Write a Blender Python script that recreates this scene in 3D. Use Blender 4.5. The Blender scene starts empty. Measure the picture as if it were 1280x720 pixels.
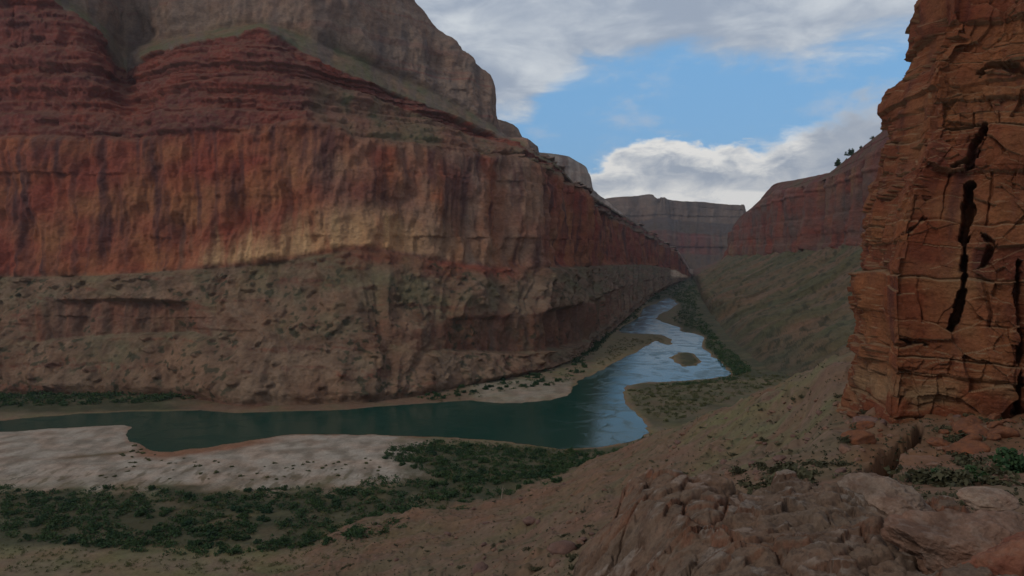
import bpy, math, random
import numpy as np

rng = np.random.default_rng(7)
random.seed(7)
S = bpy.context.scene
R = math.radians

# ------------------------------------------------------------------ camera
F, HY, HC = 930.0, 310.0, 150.0        # focal length and horizon row measured on the 1280 px photograph, eye 150 m above the river
cam_d = bpy.data.cameras.new('camera')
cam = bpy.data.objects.new('camera', cam_d)
S.collection.objects.link(cam)
cam.location = (0, 0, HC)
cam.rotation_euler = (R(90), 0, 0)
cam_d.sensor_width = 36
cam_d.lens = 36 * F / 1280
cam_d.shift_y = -(360 - HY) / 1280
cam_d.clip_start = 0.5
cam_d.clip_end = 60000
S.camera = cam

# ------------------------------------------------------------------ exposure, sun, sky
S.view_settings.view_transform = 'Standard'
S.view_settings.look = 'None'
S.view_settings.gamma = 1
S.view_settings.use_curve_mapping = False
S.view_settings.exposure = 0.0
sun_dir = np.array([-0.62, -0.45, 0.64]); sun_dir /= np.linalg.norm(sun_dir)
sl = bpy.data.lights.new('sun', 'SUN')
sl.energy = 0.85
sl.angle = R(14)
sl.color = (1.0, 0.90, 0.78)
so = bpy.data.objects.new('sun', sl)
S.collection.objects.link(so)
from mathutils import Vector
so.rotation_euler = Vector(sun_dir).to_track_quat('Z', 'Y').to_euler()
so.location = (0, 0, 900)

W = bpy.data.worlds.new('World')
S.world = W
W.use_nodes = True
SKY_STRENGTH = 0.1


class NT:
    """small helper for writing node trees"""
    def __init__(s, nt):
        s.nt = nt

    def n(s, kind, **kw):
        nd = s.nt.nodes.new(kind)
        for k, v in kw.items():
            setattr(nd, k, v)
        return nd

    def put(s, sock, v):
        if isinstance(v, bpy.types.NodeSocket):
            s.nt.links.new(v, sock)
        elif v is not None:
            if hasattr(sock.default_value, '__len__') and not hasattr(v, '__len__'):
                v = [v] * len(sock.default_value)
            if hasattr(sock.default_value, '__len__') and len(sock.default_value) == 4 and len(v) == 3:
                v = tuple(v) + (1,)
            sock.default_value = v

    def m(s, op, a, b=None, c=None, clamp=False):
        nd = s.n('ShaderNodeMath', operation=op)
        nd.use_clamp = clamp
        s.put(nd.inputs[0], a)
        s.put(nd.inputs[1], b)
        s.put(nd.inputs[2], c)
        return nd.outputs[0]

    def ss(s, x, lo, hi, a=0.0, b=1.0):
        nd = s.n('ShaderNodeMapRange', interpolation_type='SMOOTHSTEP')
        s.put(nd.inputs['Value'], x)
        s.put(nd.inputs['From Min'], lo)
        s.put(nd.inputs['From Max'], hi)
        s.put(nd.inputs['To Min'], a)
        s.put(nd.inputs['To Max'], b)
        return nd.outputs[0]

    def mix(s, f, a, b, mode='MIX'):
        nd = s.n('ShaderNodeMix', data_type='RGBA', blend_type=mode)
        s.put(nd.inputs[0], f)
        s.put(nd.inputs[6], a)
        s.put(nd.inputs[7], b)
        return nd.outputs[2]

    def noise(s, vec, scale, detail=5, rough=0.55, dist=0.0):
        nd = s.n('ShaderNodeTexNoise')
        s.put(nd.inputs['Vector'], vec)
        nd.inputs['Scale'].default_value = scale
        nd.inputs['Detail'].default_value = detail
        nd.inputs['Roughness'].default_value = rough
        nd.inputs['Distortion'].default_value = dist
        return nd.outputs[0]

    def xyz(s, x, y, z):
        nd = s.n('ShaderNodeCombineXYZ')
        s.put(nd.inputs[0], x); s.put(nd.inputs[1], y); s.put(nd.inputs[2], z)
        return nd.outputs[0]

    def curve(s, x, pts, lo, hi, vlo, vhi):
        """piecewise value of x through pts [(x, v)]"""
        f = s.n('ShaderNodeFloatCurve')
        c = f.mapping.curves[0]
        q = [((a - lo) / (hi - lo), (v - vlo) / (vhi - vlo)) for a, v in pts]
        c.points[0].location = q[0]
        c.points[1].location = q[-1]
        for a in q[1:-1]:
            c.points.new(*a)
        f.mapping.update()
        s.put(f.inputs['Value'], s.m('DIVIDE', s.m('SUBTRACT', x, lo), hi - lo, clamp=True))
        return s.m('ADD', s.m('MULTIPLY', f.outputs[0], vhi - vlo), vlo)


def build_world():
    t = NT(W.node_tree)
    W.node_tree.nodes.clear()
    out = t.n('ShaderNodeOutputWorld')
    bg = t.n('ShaderNodeBackground')
    bg.inputs['Strength'].default_value = SKY_STRENGTH
    W.node_tree.links.new(bg.outputs[0], out.inputs['Surface'])
    sky = t.n('ShaderNodeTexSky', sky_type='NISHITA')
    sky.sun_disc = False
    sky.sun_elevation = math.asin(sun_dir[2])
    sky.sun_rotation = math.atan2(sun_dir[0], sun_dir[1])
    sky.altitude = 900
    sky.ozone_density = 1.4
    tc = t.n('ShaderNodeTexCoord')
    sp = t.n('ShaderNodeSeparateXYZ')
    t.put(sp.inputs[0], tc.outputs['Generated'])
    x, y, z = sp.outputs
    az = t.m('MULTIPLY', t.m('ARCTAN2', x, y), 180 / math.pi)
    el = t.m('MULTIPLY', t.m('ARCSINE', z), 180 / math.pi)
    zz = t.m('ADD', t.m('MAXIMUM', z, 0.0), 0.16)
    flat = t.xyz(t.m('DIVIDE', x, zz), t.m('DIVIDE', y, zz), 0.0)
    # cumulus space: azimuth and height in degrees, squashed
    cum = t.xyz(t.m('MULTIPLY', az, 0.6), t.m('MULTIPLY', el, 1.25), 0.0)
    big = t.noise(flat, 1.1, 4, 0.5)
    str_ = t.noise(flat, 3.2, 7, 0.6, 0.4)
    puff = t.noise(cum, 0.42, 7, 0.6, 0.3)
    puff2 = t.noise(cum, 0.62, 8, 0.62, 0.5)
    # high sheet of cloud above about 13.6 degrees in the view, broken elsewhere
    edge_hi = t.curve(az, [(-180, 6), (-60, 9), (-8, 9.5), (1, 10.2), (3, 12.3), (6, 13.4), (14, 13.9), (20, 13.5), (25, 13.9), (30, 14.2), (70, 15), (180, 6)], -180, 180, 0, 30)
    eh = t.m('ADD', el, t.m('MULTIPLY', t.m('SUBTRACT', str_, 0.5), 7.0))
    hi = t.ss(t.m('SUBTRACT', eh, edge_hi), -0.9, 1.5)
    holes = t.ss(big, 0.60, 0.74)
    hi = t.m('MULTIPLY', hi, t.m('SUBTRACT', 1.0, t.m('MULTIPLY', holes, t.ss(el, 22, 32))))
    # cumulus bank along the horizon
    edge_lo = t.curve(az, [(-180, 8), (-40, 8), (-5, 3), (3, 5.2), (6, 6.6), (9, 7.7), (13, 8.6), (17, 7.6), (20, 8.4), (24, 10.4), (27, 11.3), (32, 11.5), (70, 8), (180, 8)], -180, 180, 0, 30)
    ec = t.m('ADD', t.m('ADD', el, t.m('MULTIPLY', t.m('SUBTRACT', puff, 0.5), 5.5)), t.m('MULTIPLY', t.m('SUBTRACT', puff2, 0.5), 1.6))
    soft = t.m('ADD', 0.7, t.m('MULTIPLY', t.ss(az, 17, 24), 1.6))
    lo = t.ss(t.m('SUBTRACT', edge_lo, ec), -0.15, soft)
    # a few faint scraps in the blue gap
    scrap = t.m('MULTIPLY', t.ss(t.noise(cum, 0.26, 7, 0.62), 0.50, 0.72), 0.6)
    # colours (radiance divided by the background strength)
    k = 1.0 / SKY_STRENGTH
    def c(r, g, b):
        return (r * k, g * k, b * k)
    g_hi = t.ss(t.m('ADD', t.m('MULTIPLY', str_, 0.65), t.m('MULTIPLY', big, 0.35)), 0.40, 0.68)
    col_hi = t.mix(g_hi, c(0.34, 0.40, 0.50), c(0.68, 0.72, 0.76))
    depth = t.m('SUBTRACT', edge_lo, ec)
    lit = t.ss(depth, 0.3, 3.0, 1.0, 0.0)
    low = t.ss(el, 5.6, 3.6)
    g_lo = t.m('ADD', t.m('MULTIPLY', t.m('MAXIMUM', lit, low), 0.82), t.m('MULTIPLY', t.m('SUBTRACT', puff2, 0.42), 2.4), clamp=True)
    far_right = t.ss(az, 20, 25)
    g_lo = t.m('MULTIPLY', g_lo, t.m('SUBTRACT', 1.0, t.m('MULTIPLY', far_right, 0.75)))
    col_lo = t.mix(g_lo, c(0.38, 0.43, 0.51), c(0.92, 0.90, 0.86))
    skyc = t.mix(0.75, sky.outputs[0], c(0.19, 0.46, 0.80))
    col = t.mix(scrap, skyc, c(0.48, 0.56, 0.68))
    col = t.mix(hi, col, col_hi)
    col = t.mix(lo, col, col_lo)
    # heavy grey added to the unseen sky overhead and behind, dimming the land
    unseen_sky = t.m('MAXIMUM', t.ss(el, 24, 40), t.ss(y, 0.25, -0.15))
    heavy = t.mix(t.ss(str_, 0.35, 0.65), c(0.18, 0.20, 0.23), c(0.33, 0.34, 0.36))
    col = t.mix(t.m('MULTIPLY', unseen_sky, 0.92), col, heavy)
    t.put(bg.inputs['Color'], col)


build_world()

# ------------------------------------------------------------------ numpy noise
_perm = rng.permutation(256).astype(np.int64)
_perm = np.concatenate([_perm, _perm])
_g = rng.normal(size=(256, 3)); _g /= np.linalg.norm(_g, axis=1)[:, None]
_rv = rng.random(4096)


def pn(x, y, z):
    xi, yi, zi = np.floor(x), np.floor(y), np.floor(z)
    fx, fy, fz = x - xi, y - yi, z - zi
    xi, yi, zi = xi.astype(np.int64) & 255, yi.astype(np.int64) & 255, zi.astype(np.int64) & 255
    u, v, w = (f * f * f * (f * (f * 6 - 15) + 10) for f in (fx, fy, fz))
    r = 0
    for i in (0, 1):
        for j in (0, 1):
            for k in (0, 1):
                h = _perm[_perm[_perm[(xi + i) & 255] + ((yi + j) & 255)] + ((zi + k) & 255)]
                g = _g[h]
                d = g[..., 0] * (fx - i) + g[..., 1] * (fy - j) + g[..., 2] * (fz - k)
                r = r + d * (u if i else 1 - u) * (v if j else 1 - v) * (w if k else 1 - w)
    return r * 1.5


def fbm(x, y, z, o=4, gain=0.5):
    r, a = 0, 1.0
    for i in range(o):
        r = r + a * pn(x + 17.3 * i, y + 5.1 * i, z + 9.7 * i)
        x, y, z, a = x * 2.03, y * 2.03, z * 2.03, a * gain
    return r


def ridged(x, y, z, o=4):
    r, a = 0, 1.0
    for i in range(o):
        r = r + a * (1 - 2 * np.abs(pn(x + 7.7 * i, y, z)))
        x, y, z, a = x * 2.1, y * 2.1, z * 2.1, a * 0.5
    return r


def rnd(i):
    return _rv[np.asarray(i).astype(np.int64) % 4096]


def sstep(x, a, b):
    t = np.clip((x - a) / (b - a), 0, 1)
    return t * t * (3 - 2 * t)


def beds(z, thick, seed=0, soft=0.25):
    """a value in -1..1 for each bed of rock, with beds of uneven thickness"""
    edges = np.cumsum(0.35 + 1.3 * rnd(np.arange(600) * 7 + seed)) * thick - 60 * thick
    i = np.searchsorted(edges, z)
    i = np.clip(i, 1, 599)
    lo, hi = edges[i - 1], edges[i]
    f = (z - lo) / (hi - lo)
    a, b = rnd(i * 13 + seed), rnd((i + 1) * 13 + seed)
    s = sstep(f, 1 - soft, 1.0)
    return (a * (1 - s) + b * s) * 2 - 1, i, f


def joints(w, i, width, seed=0):
    """vertical joints that differ from bed to bed: returns a value per block and the distance from the joint"""
    ph = w / (width * (0.6 + 0.8 * rnd(i * 31 + seed))) + rnd(i * 17 + seed) * 50
    c = np.floor(ph)
    f = ph - c
    return rnd(c * 101 + i * 37 + seed) * 2 - 1, np.minimum(f, 1 - f)


def worley(x, y, seed):
    cx, cy = np.floor(x), np.floor(y)
    f1 = np.full(x.shape, 9.0); f2 = np.full(x.shape, 9.0)
    idn = np.zeros(x.shape); ox = np.zeros(x.shape); oy = np.zeros(x.shape)
    for i in (-1, 0, 1):
        for j in (-1, 0, 1):
            h = (cx + i) * 73 + (cy + j) * 179 + seed
            px_, py_ = cx + i + rnd(h * 3 + 1), cy + j + rnd(h * 5 + 2)
            dd = np.hypot(px_ - x, py_ - y)
            k = dd < f1
            f2 = np.where(k, f1, np.minimum(f2, dd))
            idn = np.where(k, h, idn); ox = np.where(k, x - px_, ox); oy = np.where(k, y - py_, oy)
            f1 = np.where(k, dd, f1)
    return idn, f2 - f1, ox, oy


# ------------------------------------------------------------------ mesh helpers
def P(px, y, d):
    px, y, d = np.broadcast_arrays(np.asarray(px, float), np.asarray(y, float), np.asarray(d, float))
    return np.stack([(px - 640) / F * d, d, HC - (y - HY) / F * d], -1)


def flat_d(y, z=0.0):
    return (HC - z) * F / (np.asarray(y, float) - HY)


def tab(px, pts):
    a = np.array(pts, float)
    return np.interp(px, a[:, 0], a[:, 1])


def smooth1(a, n):
    k = np.ones(2 * n + 1) / (2 * n + 1)
    return np.convolve(np.pad(a, n, mode='edge'), k, 'valid')


def box2(a, n, axis):
    c = np.cumsum(np.pad(a, [(n + 1, n) if ax == axis else (0, 0) for ax in range(a.ndim)], mode='edge'), axis=axis)
    L = a.shape[axis]
    hi = np.take(c, np.arange(2 * n + 1, 2 * n + 1 + L), axis=axis)
    lo = np.take(c, np.arange(0, L), axis=axis)
    return (hi - lo) / (2 * n + 1)


def grid_normals(V, sm=0):
    A = V
    if sm:
        for _ in range(2):
            A = box2(box2(A, sm, 0), sm, 1)
    du = np.gradient(A, axis=1)
    dv = np.gradient(A, axis=0)
    N = np.cross(du, dv)
    N /= np.linalg.norm(N, axis=-1)[..., None] + 1e-9
    return N


def new_mesh(name, verts, faces_flat, sizes, mat, col=None, smooth=True):
    me = bpy.data.meshes.new(name)
    nv, nf = len(verts), len(sizes)
    me.vertices.add(nv)
    me.vertices.foreach_set('co', np.ascontiguousarray(verts, np.float32).ravel())
    me.loops.add(len(faces_flat))
    me.loops.foreach_set('vertex_index', np.ascontiguousarray(faces_flat, np.int32))
    me.polygons.add(nf)
    st = np.concatenate([[0], np.cumsum(sizes)[:-1]]).astype(np.int32)
    me.polygons.foreach_set('loop_start', st)
    me.polygons.foreach_set('use_smooth', np.full(nf, smooth, bool))
    me.update(calc_edges=True)
    if col is not None:
        c4 = np.ones((nv, 4), np.float32)
        c4[:, :3] = col
        at = me.attributes.new('mineral', 'FLOAT_COLOR', 'POINT')
        at.data.foreach_set('color', c4.ravel())
    me.materials.append(mat)
    ob = bpy.data.objects.new(name, me)
    S.collection.objects.link(ob)
    return ob


def grid_mesh(name, V, mat, col=None, smooth=True):
    r, c = V.shape[:2]
    idx = np.arange(r * c).reshape(r, c)
    q = np.stack([idx[:-1, :-1], idx[:-1, 1:], idx[1:, 1:], idx[1:, :-1]], -1).reshape(-1, 4)
    return new_mesh(name, V.reshape(-1, 3), q.ravel(), np.full(len(q), 4), mat,
                    None if col is None else np.clip(col.reshape(-1, 3), 0, 1), smooth)


def structure(o, label):
    o['kind'] = 'structure'
    o['label'] = label
    return o


def thing(o, label, cat, group=None):
    o['label'] = label
    o['category'] = cat
    if group:
        o['group'] = group
    return o


# ------------------------------------------------------------------ materials
def rock_mat(name, s1, s2, bump, amount=0.5, stretch=(1, 1, 1), rough=0.95):
    """rock whose base colour is the mineral layer, broken up by two scales of procedural noise"""
    m = bpy.data.materials.new(name)
    m.use_nodes = True
    t = NT(m.node_tree)
    b = m.node_tree.nodes['Principled BSDF']
    b.inputs['Roughness'].default_value = rough
    b.inputs['Specular IOR Level'].default_value = 0.15
    at = t.n('ShaderNodeAttribute', attribute_name='mineral')
    tc = t.n('ShaderNodeTexCoord')
    mp = t.n('ShaderNodeMapping')
    t.put(mp.inputs['Vector'], tc.outputs['Object'])
    mp.inputs['Scale'].default_value = stretch
    a = t.noise(mp.outputs[0], s1, 8, 0.65)
    c = t.noise(mp.outputs[0], s2, 6, 0.7)
    f = t.m('ADD', t.m('MULTIPLY', t.m('SUBTRACT', a, 0.5), 1.6 * amount), t.m('MULTIPLY', t.m('SUBTRACT', c, 0.5), 2.2 * amount))
    f = t.m('ADD', f, 1.0)
    col = t.mix(1.0, at.outputs['Color'], t.xyz(f, f, f), 'MULTIPLY')
    warm = t.ss(t.noise(tc.outputs['Object'], s1 * 0.37, 4, 0.6), 0.40, 0.66)
    col = t.mix(t.m('MULTIPLY', warm, 0.35), col, t.mix(1.0, col, (1.25, 0.92, 0.78), 'MULTIPLY'))
    t.put(b.inputs['Base Color'], col)
    bp = t.n('ShaderNodeBump')
    bp.inputs['Strength'].default_value = 0.9
    bp.inputs['Distance'].default_value = bump
    t.put(bp.inputs['Height'], t.m('ADD', a, t.m('MULTIPLY', c, 0.5)))
    t.put(b.inputs['Normal'], bp.outputs[0])
    return m


MAT_CLIFF = rock_mat('layered_cliff_rock', 0.05, 0.22, 4.0, 0.5, (1, 1, 1.6))
MAT_FAR = rock_mat('far_cliff_rock', 0.012, 0.05, 6.0, 0.4, (1, 1, 1.6))
MAT_NEAR = rock_mat('near_cliff_rock', 0.5, 2.4, 0.40, 0.65, (1, 1, 1.25))
MAT_GROUND = rock_mat('ground_soil', 0.12, 0.7, 0.5, 0.55)
MAT_BOULDER = rock_mat('boulder_rock', 2.2, 14.0, 0.10, 0.55)


def water_mat():
    m = bpy.data.materials.new('river_water')
    m.use_nodes = True
    t = NT(m.node_tree)
    b = m.node_tree.nodes['Principled BSDF']
    b.inputs['Base Color'].default_value = (0.002, 0.048, 0.036, 1)
    b.inputs['Roughness'].default_value = 0.12
    b.inputs['IOR'].default_value = 1.33
    tc = t.n('ShaderNodeTexCoord')
    n1 = t.noise(tc.outputs['Object'], 0.35, 5, 0.6, 0.6)
    n2 = t.noise(tc.outputs['Object'], 0.03, 4, 0.6, 1.2)
    # riffles: patches of rougher water
    rf = t.ss(n2, 0.48, 0.66)
    t.put(b.inputs['Roughness'], t.m('ADD', t.m('MULTIPLY', rf, 0.14), 0.13))
    bp = t.n('ShaderNodeBump')
    bp.inputs['Strength'].default_value = 0.35
    bp.inputs['Distance'].default_value = 0.36
    t.put(bp.inputs['Height'], t.m('MULTIPLY', n1, t.m('ADD', t.m('MULTIPLY', rf, 1.5), 0.5)))
    t.put(b.inputs['Normal'], bp.outputs[0])
    return m


def leaf_mat(name, c1, c2):
    m = bpy.data.materials.new(name)
    m.use_nodes = True
    t = NT(m.node_tree)
    b = m.node_tree.nodes['Principled BSDF']
    b.inputs['Roughness'].default_value = 0.8
    b.inputs['Specular IOR Level'].default_value = 0.2
    oi = t.n('ShaderNodeObjectInfo')
    ge = t.n('ShaderNodeNewGeometry')
    tc = t.n('ShaderNodeTexCoord')
    n = t.noise(ge.outputs['Position'], 0.09, 4, 0.6)
    f = t.m('ADD', t.m('MULTIPLY', oi.outputs['Random'], 0.35), t.m('ADD', t.m('MULTIPLY', ge.outputs['Random Per Island'], 0.35), t.m('MULTIPLY', t.ss(n, 0.35, 0.65), 0.4)), clamp=True)
    t.put(b.inputs['Base Color'], t.mix(f, c1, c2))
    return m


# ------------------------------------------------------------------ colours of the rock layers
RED = np.array([0.26, 0.075, 0.052])
RUST = np.array([0.34, 0.15, 0.075])
VARN = np.array([0.105, 0.050, 0.048])
TAN = np.array([0.55, 0.345, 0.185])
MAROON = np.array([0.18, 0.064, 0.055])
BUFF = np.array([0.285, 0.205, 0.160])
BUFFD = np.array([0.17, 0.13, 0.115])
TALUS = np.array([0.235, 0.160, 0.110])
GREEN = np.array([0.15, 0.145, 0.085])
SCRUB = np.array([0.055, 0.060, 0.038])
SAND = np.array([0.37, 0.325, 0.275])
MUD = np.array([0.23, 0.105, 0.055])


def lerp(a, b, f):
    f = np.asarray(f)[..., None]
    return a * (1 - f) + b * f


def sheet_rows(lines3d, rows):
    """lines3d: list of (C,3); rows: number of steps in each band. Returns V (R,C,3) and band coordinate (R,)"""
    out, bc = [], []
    for i, n in enumerate(rows):
        for k in range(n):
            f = k / n
            out.append(lines3d[i] * (1 - f) + lines3d[i + 1] * f)
            bc.append(i + f)
    out.append(lines3d[-1]); bc.append(len(rows))
    return np.array(out), np.array(bc)


def in_band(b, i, s=0.06):
    return sstep(b, i - s, i + s) * (1 - sstep(b, i + 1 - s, i + 1 + s))


# ------------------------------------------------------------------ the long canyon wall across the river
def left_wall():
    px = np.concatenate([np.arange(-330, 690, 1.15), np.arange(690, 872, 0.45)])
    y0 = tab(px, [(-330, 497), (0, 499), (100, 498), (230, 500), (300, 512), (450, 507), (520, 499), (600, 484), (680, 467), (730, 444), (760, 420), (790, 392), (815, 372), (840, 358), (860, 349), (875, 345)])
    d0 = flat_d(y0, -1.0)
    y3 = tab(px, [(-330, 352), (0, 347), (130, 345), (230, 338), (300, 334), (370, 326), (450, 311), (500, 318), (560, 328), (620, 334), (660, 335), (700, 334), (750, 332), (800, 331), (830, 335), (860, 346), (875, 344)])
    d3 = tab(px, [(-330, 900), (0, 870), (130, 850), (230, 850), (450, 850), (600, 920), (660, 985), (700, 1090), (720, 1260), (750, 1720), (780, 2300), (800, 2750), (830, 3200), (860, 3650), (875, 4100)])
    y1 = tab(px, [(-330, 448), (0, 440), (60, 427), (150, 419), (240, 416), (320, 430), (450, 440), (550, 438), (640, 442), (690, 437), (720, 428), (760, 400), (800, 372), (830, 357), (860, 348.2), (875, 344.7)])
    y2 = tab(px, [(-330, 400), (0, 396), (60, 378), (150, 375), (240, 379), (320, 388), (450, 400), (550, 399), (640, 396), (700, 385), (730, 376), (760, 363), (800, 352), (830, 346), (860, 347.2), (875, 344.4)])
    z3 = HC - (y3 - HY) / F * d3

    def straight(y):
        a = (y - HY) / F
        D = d3 - d0
        return (HC + z3 * d0 / D) / (a + z3 / D)
    d1, d2 = straight(y1), straight(y2)
    d1 = np.clip(d1, d0 + 5, d3 - 10); d2 = np.clip(d2, d1 + 4, d3 - 3)
    cf = tab(px, [(-330, 0.2), (20, 0.1), (60, 0.85), (230, 0.85), (290, 0.15), (400, 0.05), (520, 0.35), (570, 0.95), (710, 0.95), (780, 0.5), (830, 0.2), (875, 0.1)])
    dm = 0.5 * (d1 + d2)
    d1, d2 = d1 * (1 - cf) + (dm - 5) * cf, d2 * (1 - cf) + (dm + 6) * cf
    y4 = tab(px, [(-330, 180), (0, 172), (200, 170), (300, 162), (350, 155), (385, 152), (420, 163), (450, 173), (540, 184), (620, 191), (660, 201), (700, 222), (750, 262), (800, 292), (830, 308), (850, 322), (862, 345), (875, 344)])
    d4 = d3 + tab(px, [(-330, 55), (300, 50), (500, 50), (680, 50), (720, 60), (875, 60)])
    y5 = tab(px, [(-330, 75), (0, 78), (60, 82), (130, 108), (155, 122), (230, 105), (330, 92), (365, 100), (390, 98), (400, 99), (480, 127), (560, 154), (620, 177), (640, 184), (660, 196), (700, 217), (750, 258), (800, 288), (830, 306), (850, 321), (862, 344.5), (875, 344)])
    d5 = d4 + tab(px, [(-330, 40), (0, 40), (100, 50), (150, 75), (180, 75), (230, 55), (340, 45), (380, 60), (410, 130), (480, 170), (620, 170), (660, 60), (720, 60), (875, 60)])
    y6 = tab(px, [(-330, -210), (0, -80), (40, -12), (60, 4), (100, 24), (130, 50), (146, 80), (156, 92), (166, 90), (182, 70), (230, 56), (300, 46), (322, 36), (335, 38), (350, 46), (375, 66), (400, 82), (480, 112), (560, 143), (620, 170), (640, 180), (660, 193), (690, 208), (705, 220), (720, 236), (750, 254), (780, 273), (800, 284), (830, 304), (850, 320), (862, 344), (875, 343.5)])
    d6 = d5 + tab(px, [(-330, 60), (60, 70), (130, 85), (150, 130), (185, 120), (230, 60), (300, 45), (340, 40), (375, 60), (400, 14), (620, 14), (660, 40), (875, 60)])
    y7 = tab(px, [(-330, -240), (0, -110), (50, -20), (60, -8), (100, 12), (130, 34), (150, 60), (180, 55), (230, 46), (300, 34), (335, 31), (380, 45), (400, 54), (480, 88), (560, 127), (620, 161), (626, 170), (640, 177), (660, 190), (690, 204), (705, 218), (720, 234), (750, 252), (780, 271), (800, 282), (830, 303), (850, 319), (862, 343.5), (875, 343)])
    d7 = d6 + tab(px, [(-330, 60), (60, 80), (150, 90), (230, 130), (330, 150), (400, 85), (620, 80), (660, 40), (875, 60)])
    y8 = tab(px, [(-330, -360), (380, -200), (470, -70), (505, -22), (520, 2), (532, 22), (546, 37), (556, 45), (566, 58), (580, 70), (590, 77), (602, 84), (611, 93), (616, 106), (619, 122), (621.5, 152), (626, 164), (640, 175), (660, 189), (690, 203), (705, 217), (720, 233), (750, 251), (780, 270), (800, 281), (830, 302), (850, 318), (862, 343), (875, 342.5)])
    y8 = y8 + 5.5 * rnd(np.floor(px / 9.0 + 0.6 * pn(px / 7, px * 0, px * 0)) * 3 + 40) * (px > 480) * (px < 614) - 3.0 * (px < 614) * (px > 480)
    d8 = d7 + tab(px, [(-330, 90), (500, 90), (600, 80), (620, 60), (660, 40), (875, 60)])
    y9 = y8 + (HY - y8) * 0.30
    d9 = d8 / 0.70
    ys = [y0, y1, y2, y3, y4, y5, y6, y7, y8, y9]
    ds = [d0, d1, d2, d3, d4, d5, d6, d7, d8, d9]
    L = []
    for i, (y, d) in enumerate(zip(ys, ds)):
        n = 6 if i < 8 else 1
        L.append(P(px, smooth1(y, n), smooth1(d, 9)))
    V, bc = sheet_rows(L, [60, 40, 46, 120, 50, 56, 24, 110, 4])
    B = np.broadcast_to(bc[:, None], V.shape[:2]).copy()
    w = np.concatenate([[0], np.cumsum(np.linalg.norm(np.diff(L[3][:, :2], axis=0), axis=1))])
    Wc = np.broadcast_to(w, B.shape)
    PX = np.broadcast_to(px, B.shape)
    X, Y, Z = V[..., 0], V[..., 1], V[..., 2]
    # strata wander a little
    Zs = Z + 5 * fbm(X / 260, Y / 260, Z * 0, 2)
    N = grid_normals(V, 10)
    if N[50, 300, 1] > 0:
        N = -N
    Nh = N.copy(); Nh[..., 2] *= 0.25
    Nh /= np.linalg.norm(Nh, axis=-1)[..., None]
    cliff = np.maximum.reduce([in_band(B, 3), in_band(B, 7), in_band(B, 1) * np.broadcast_to(cf, B.shape)])
    supai = np.maximum(in_band(B, 4), in_band(B, 5))
    talus = np.clip(1 - sstep(B, 2.9, 3.1), 0, 1) * (1 - in_band(B, 1) * np.broadcast_to(cf, B.shape))
    herm = in_band(B, 6)
    # cliff relief: buttresses, alcoves, fluting, joints, beds
    butt = fbm(Wc / 150, Z / 900, Z * 0 + 2.2, 3)
    flute = ridged(Wc / 38 + 0.4 * pn(Wc / 60, Z / 60, Z * 0), Z / 260, Z * 0 + 5, 3)
    bd, bi, bf = beds(Zs, 9.0, 3)
    jb, jd = joints(Wc, bi // 3, 26, 5)
    fine = fbm(X / 11, Y / 11, Z / 15, 4)
    bigj, bigd = joints(Wc + 9 * pn(Wc / 50, Z / 90, Z * 0 + 3), bi // 9, 48, 5)
    med = fbm(Wc / 24, Z / 70, Z * 0 + 31, 4)
    alc = np.maximum(fbm(Wc / 60, Z / 75, Z * 0 + 51, 3) - 0.15, 0)
    rc = 16 * butt + 4.5 * flute + 0.9 * bd * sstep(fbm(Wc / 70, Z / 40, Z * 0 + 12, 3), -0.1, 0.5) + 3.5 * bigj * sstep(bigd, 0, 0.2) + 6 * med - 16 * alc + 2.6 * fine
    sb, si, sf = beds(Zs + 1.5 * fbm(X / 30, Y / 30, Z / 30, 3), 6.5, 11, 0.15)
    sB, sI, sF = beds(Zs, 21.0, 19, 0.2)
    sj, sjd = joints(Wc, si, 30, 9)
    rs = 3.2 * sb + 5 * sB + 3.0 * sj + 15 * fbm(Wc / 110, Z / 300, Z * 0 + 8, 4) + 3.5 * fine
    # talus: gullies down the fall line, spurs, boulders
    gl = ridged(Wc / 95 + 0.5 * fbm(Wc / 80, B * 0.6, B * 0 + 1, 2), B * 0.16, B * 0 + 3, 4)
    rt = 8.0 * gl + 6 * fbm(X / 80, Y / 80, Z / 60, 3) + 2.6 * fbm(X / 11, Y / 11, Z / 11, 4) + 5 * sstep(fbm(X / 16, Y / 16, Z / 16, 2), 0.35, 0.6)
    tb, ti, tf = beds(Zs, 13, 21)
    rt = rt + 2.0 * tb * sstep(fbm(X / 140, Y / 140, Z * 0, 2), -0.1, 0.4)
    fade_far = 1.0 / (1 + np.maximum(PX - 700, 0) / 260)
    D = (rc * cliff + rs * supai + rt * talus + (3 * gl + 2 * fine) * herm) * fade_far
    # the rim keeps its outline where it stands against the sky
    far = sstep(PX, 610, 700) * (1 - sstep(PX, 835, 862))
    D = D + far * (cliff + 0.7 * supai) * (34 * fbm(Wc / 150, Z / 900, Z * 0 + 61, 3) + 9 * ridged(Wc / 48, Z / 500, Z * 0 + 63, 2) - 6) + far * talus * sstep(B, 0.3, 1.2) * (12 * fbm(Wc / 150, Z / 900, Z * 0 + 61, 3) + 7 * ridged(Wc / 60, Z / 700, Z * 0 + 65, 3))
    D = D * np.where((B > 7.6) & (PX > 500), 0.55 + 0.45 * sstep(PX, 621, 500), 1.0)
    D = D * sstep(B, 0.0, 0.25)
    V2 = V + Nh * D[..., None]
    # ---- mineral colours
    nz = np.abs(grid_normals(V2, 0)[..., 2])
    streak = fbm(Wc / 13, Z / 130, Z * 0 + 4, 4)
    streak2 = fbm(Wc / 40, Z / 200, Z * 0 + 14, 3)
    patch = fbm(X / 70, Y / 70, Z / 55, 4)
    right = sstep(PX, 330, 520) * (1 - sstep(PX, 640, 720))
    red = lerp(RED, RUST, np.clip(0.35 + 0.9 * patch + 0.35 * right, 0, 1))
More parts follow.
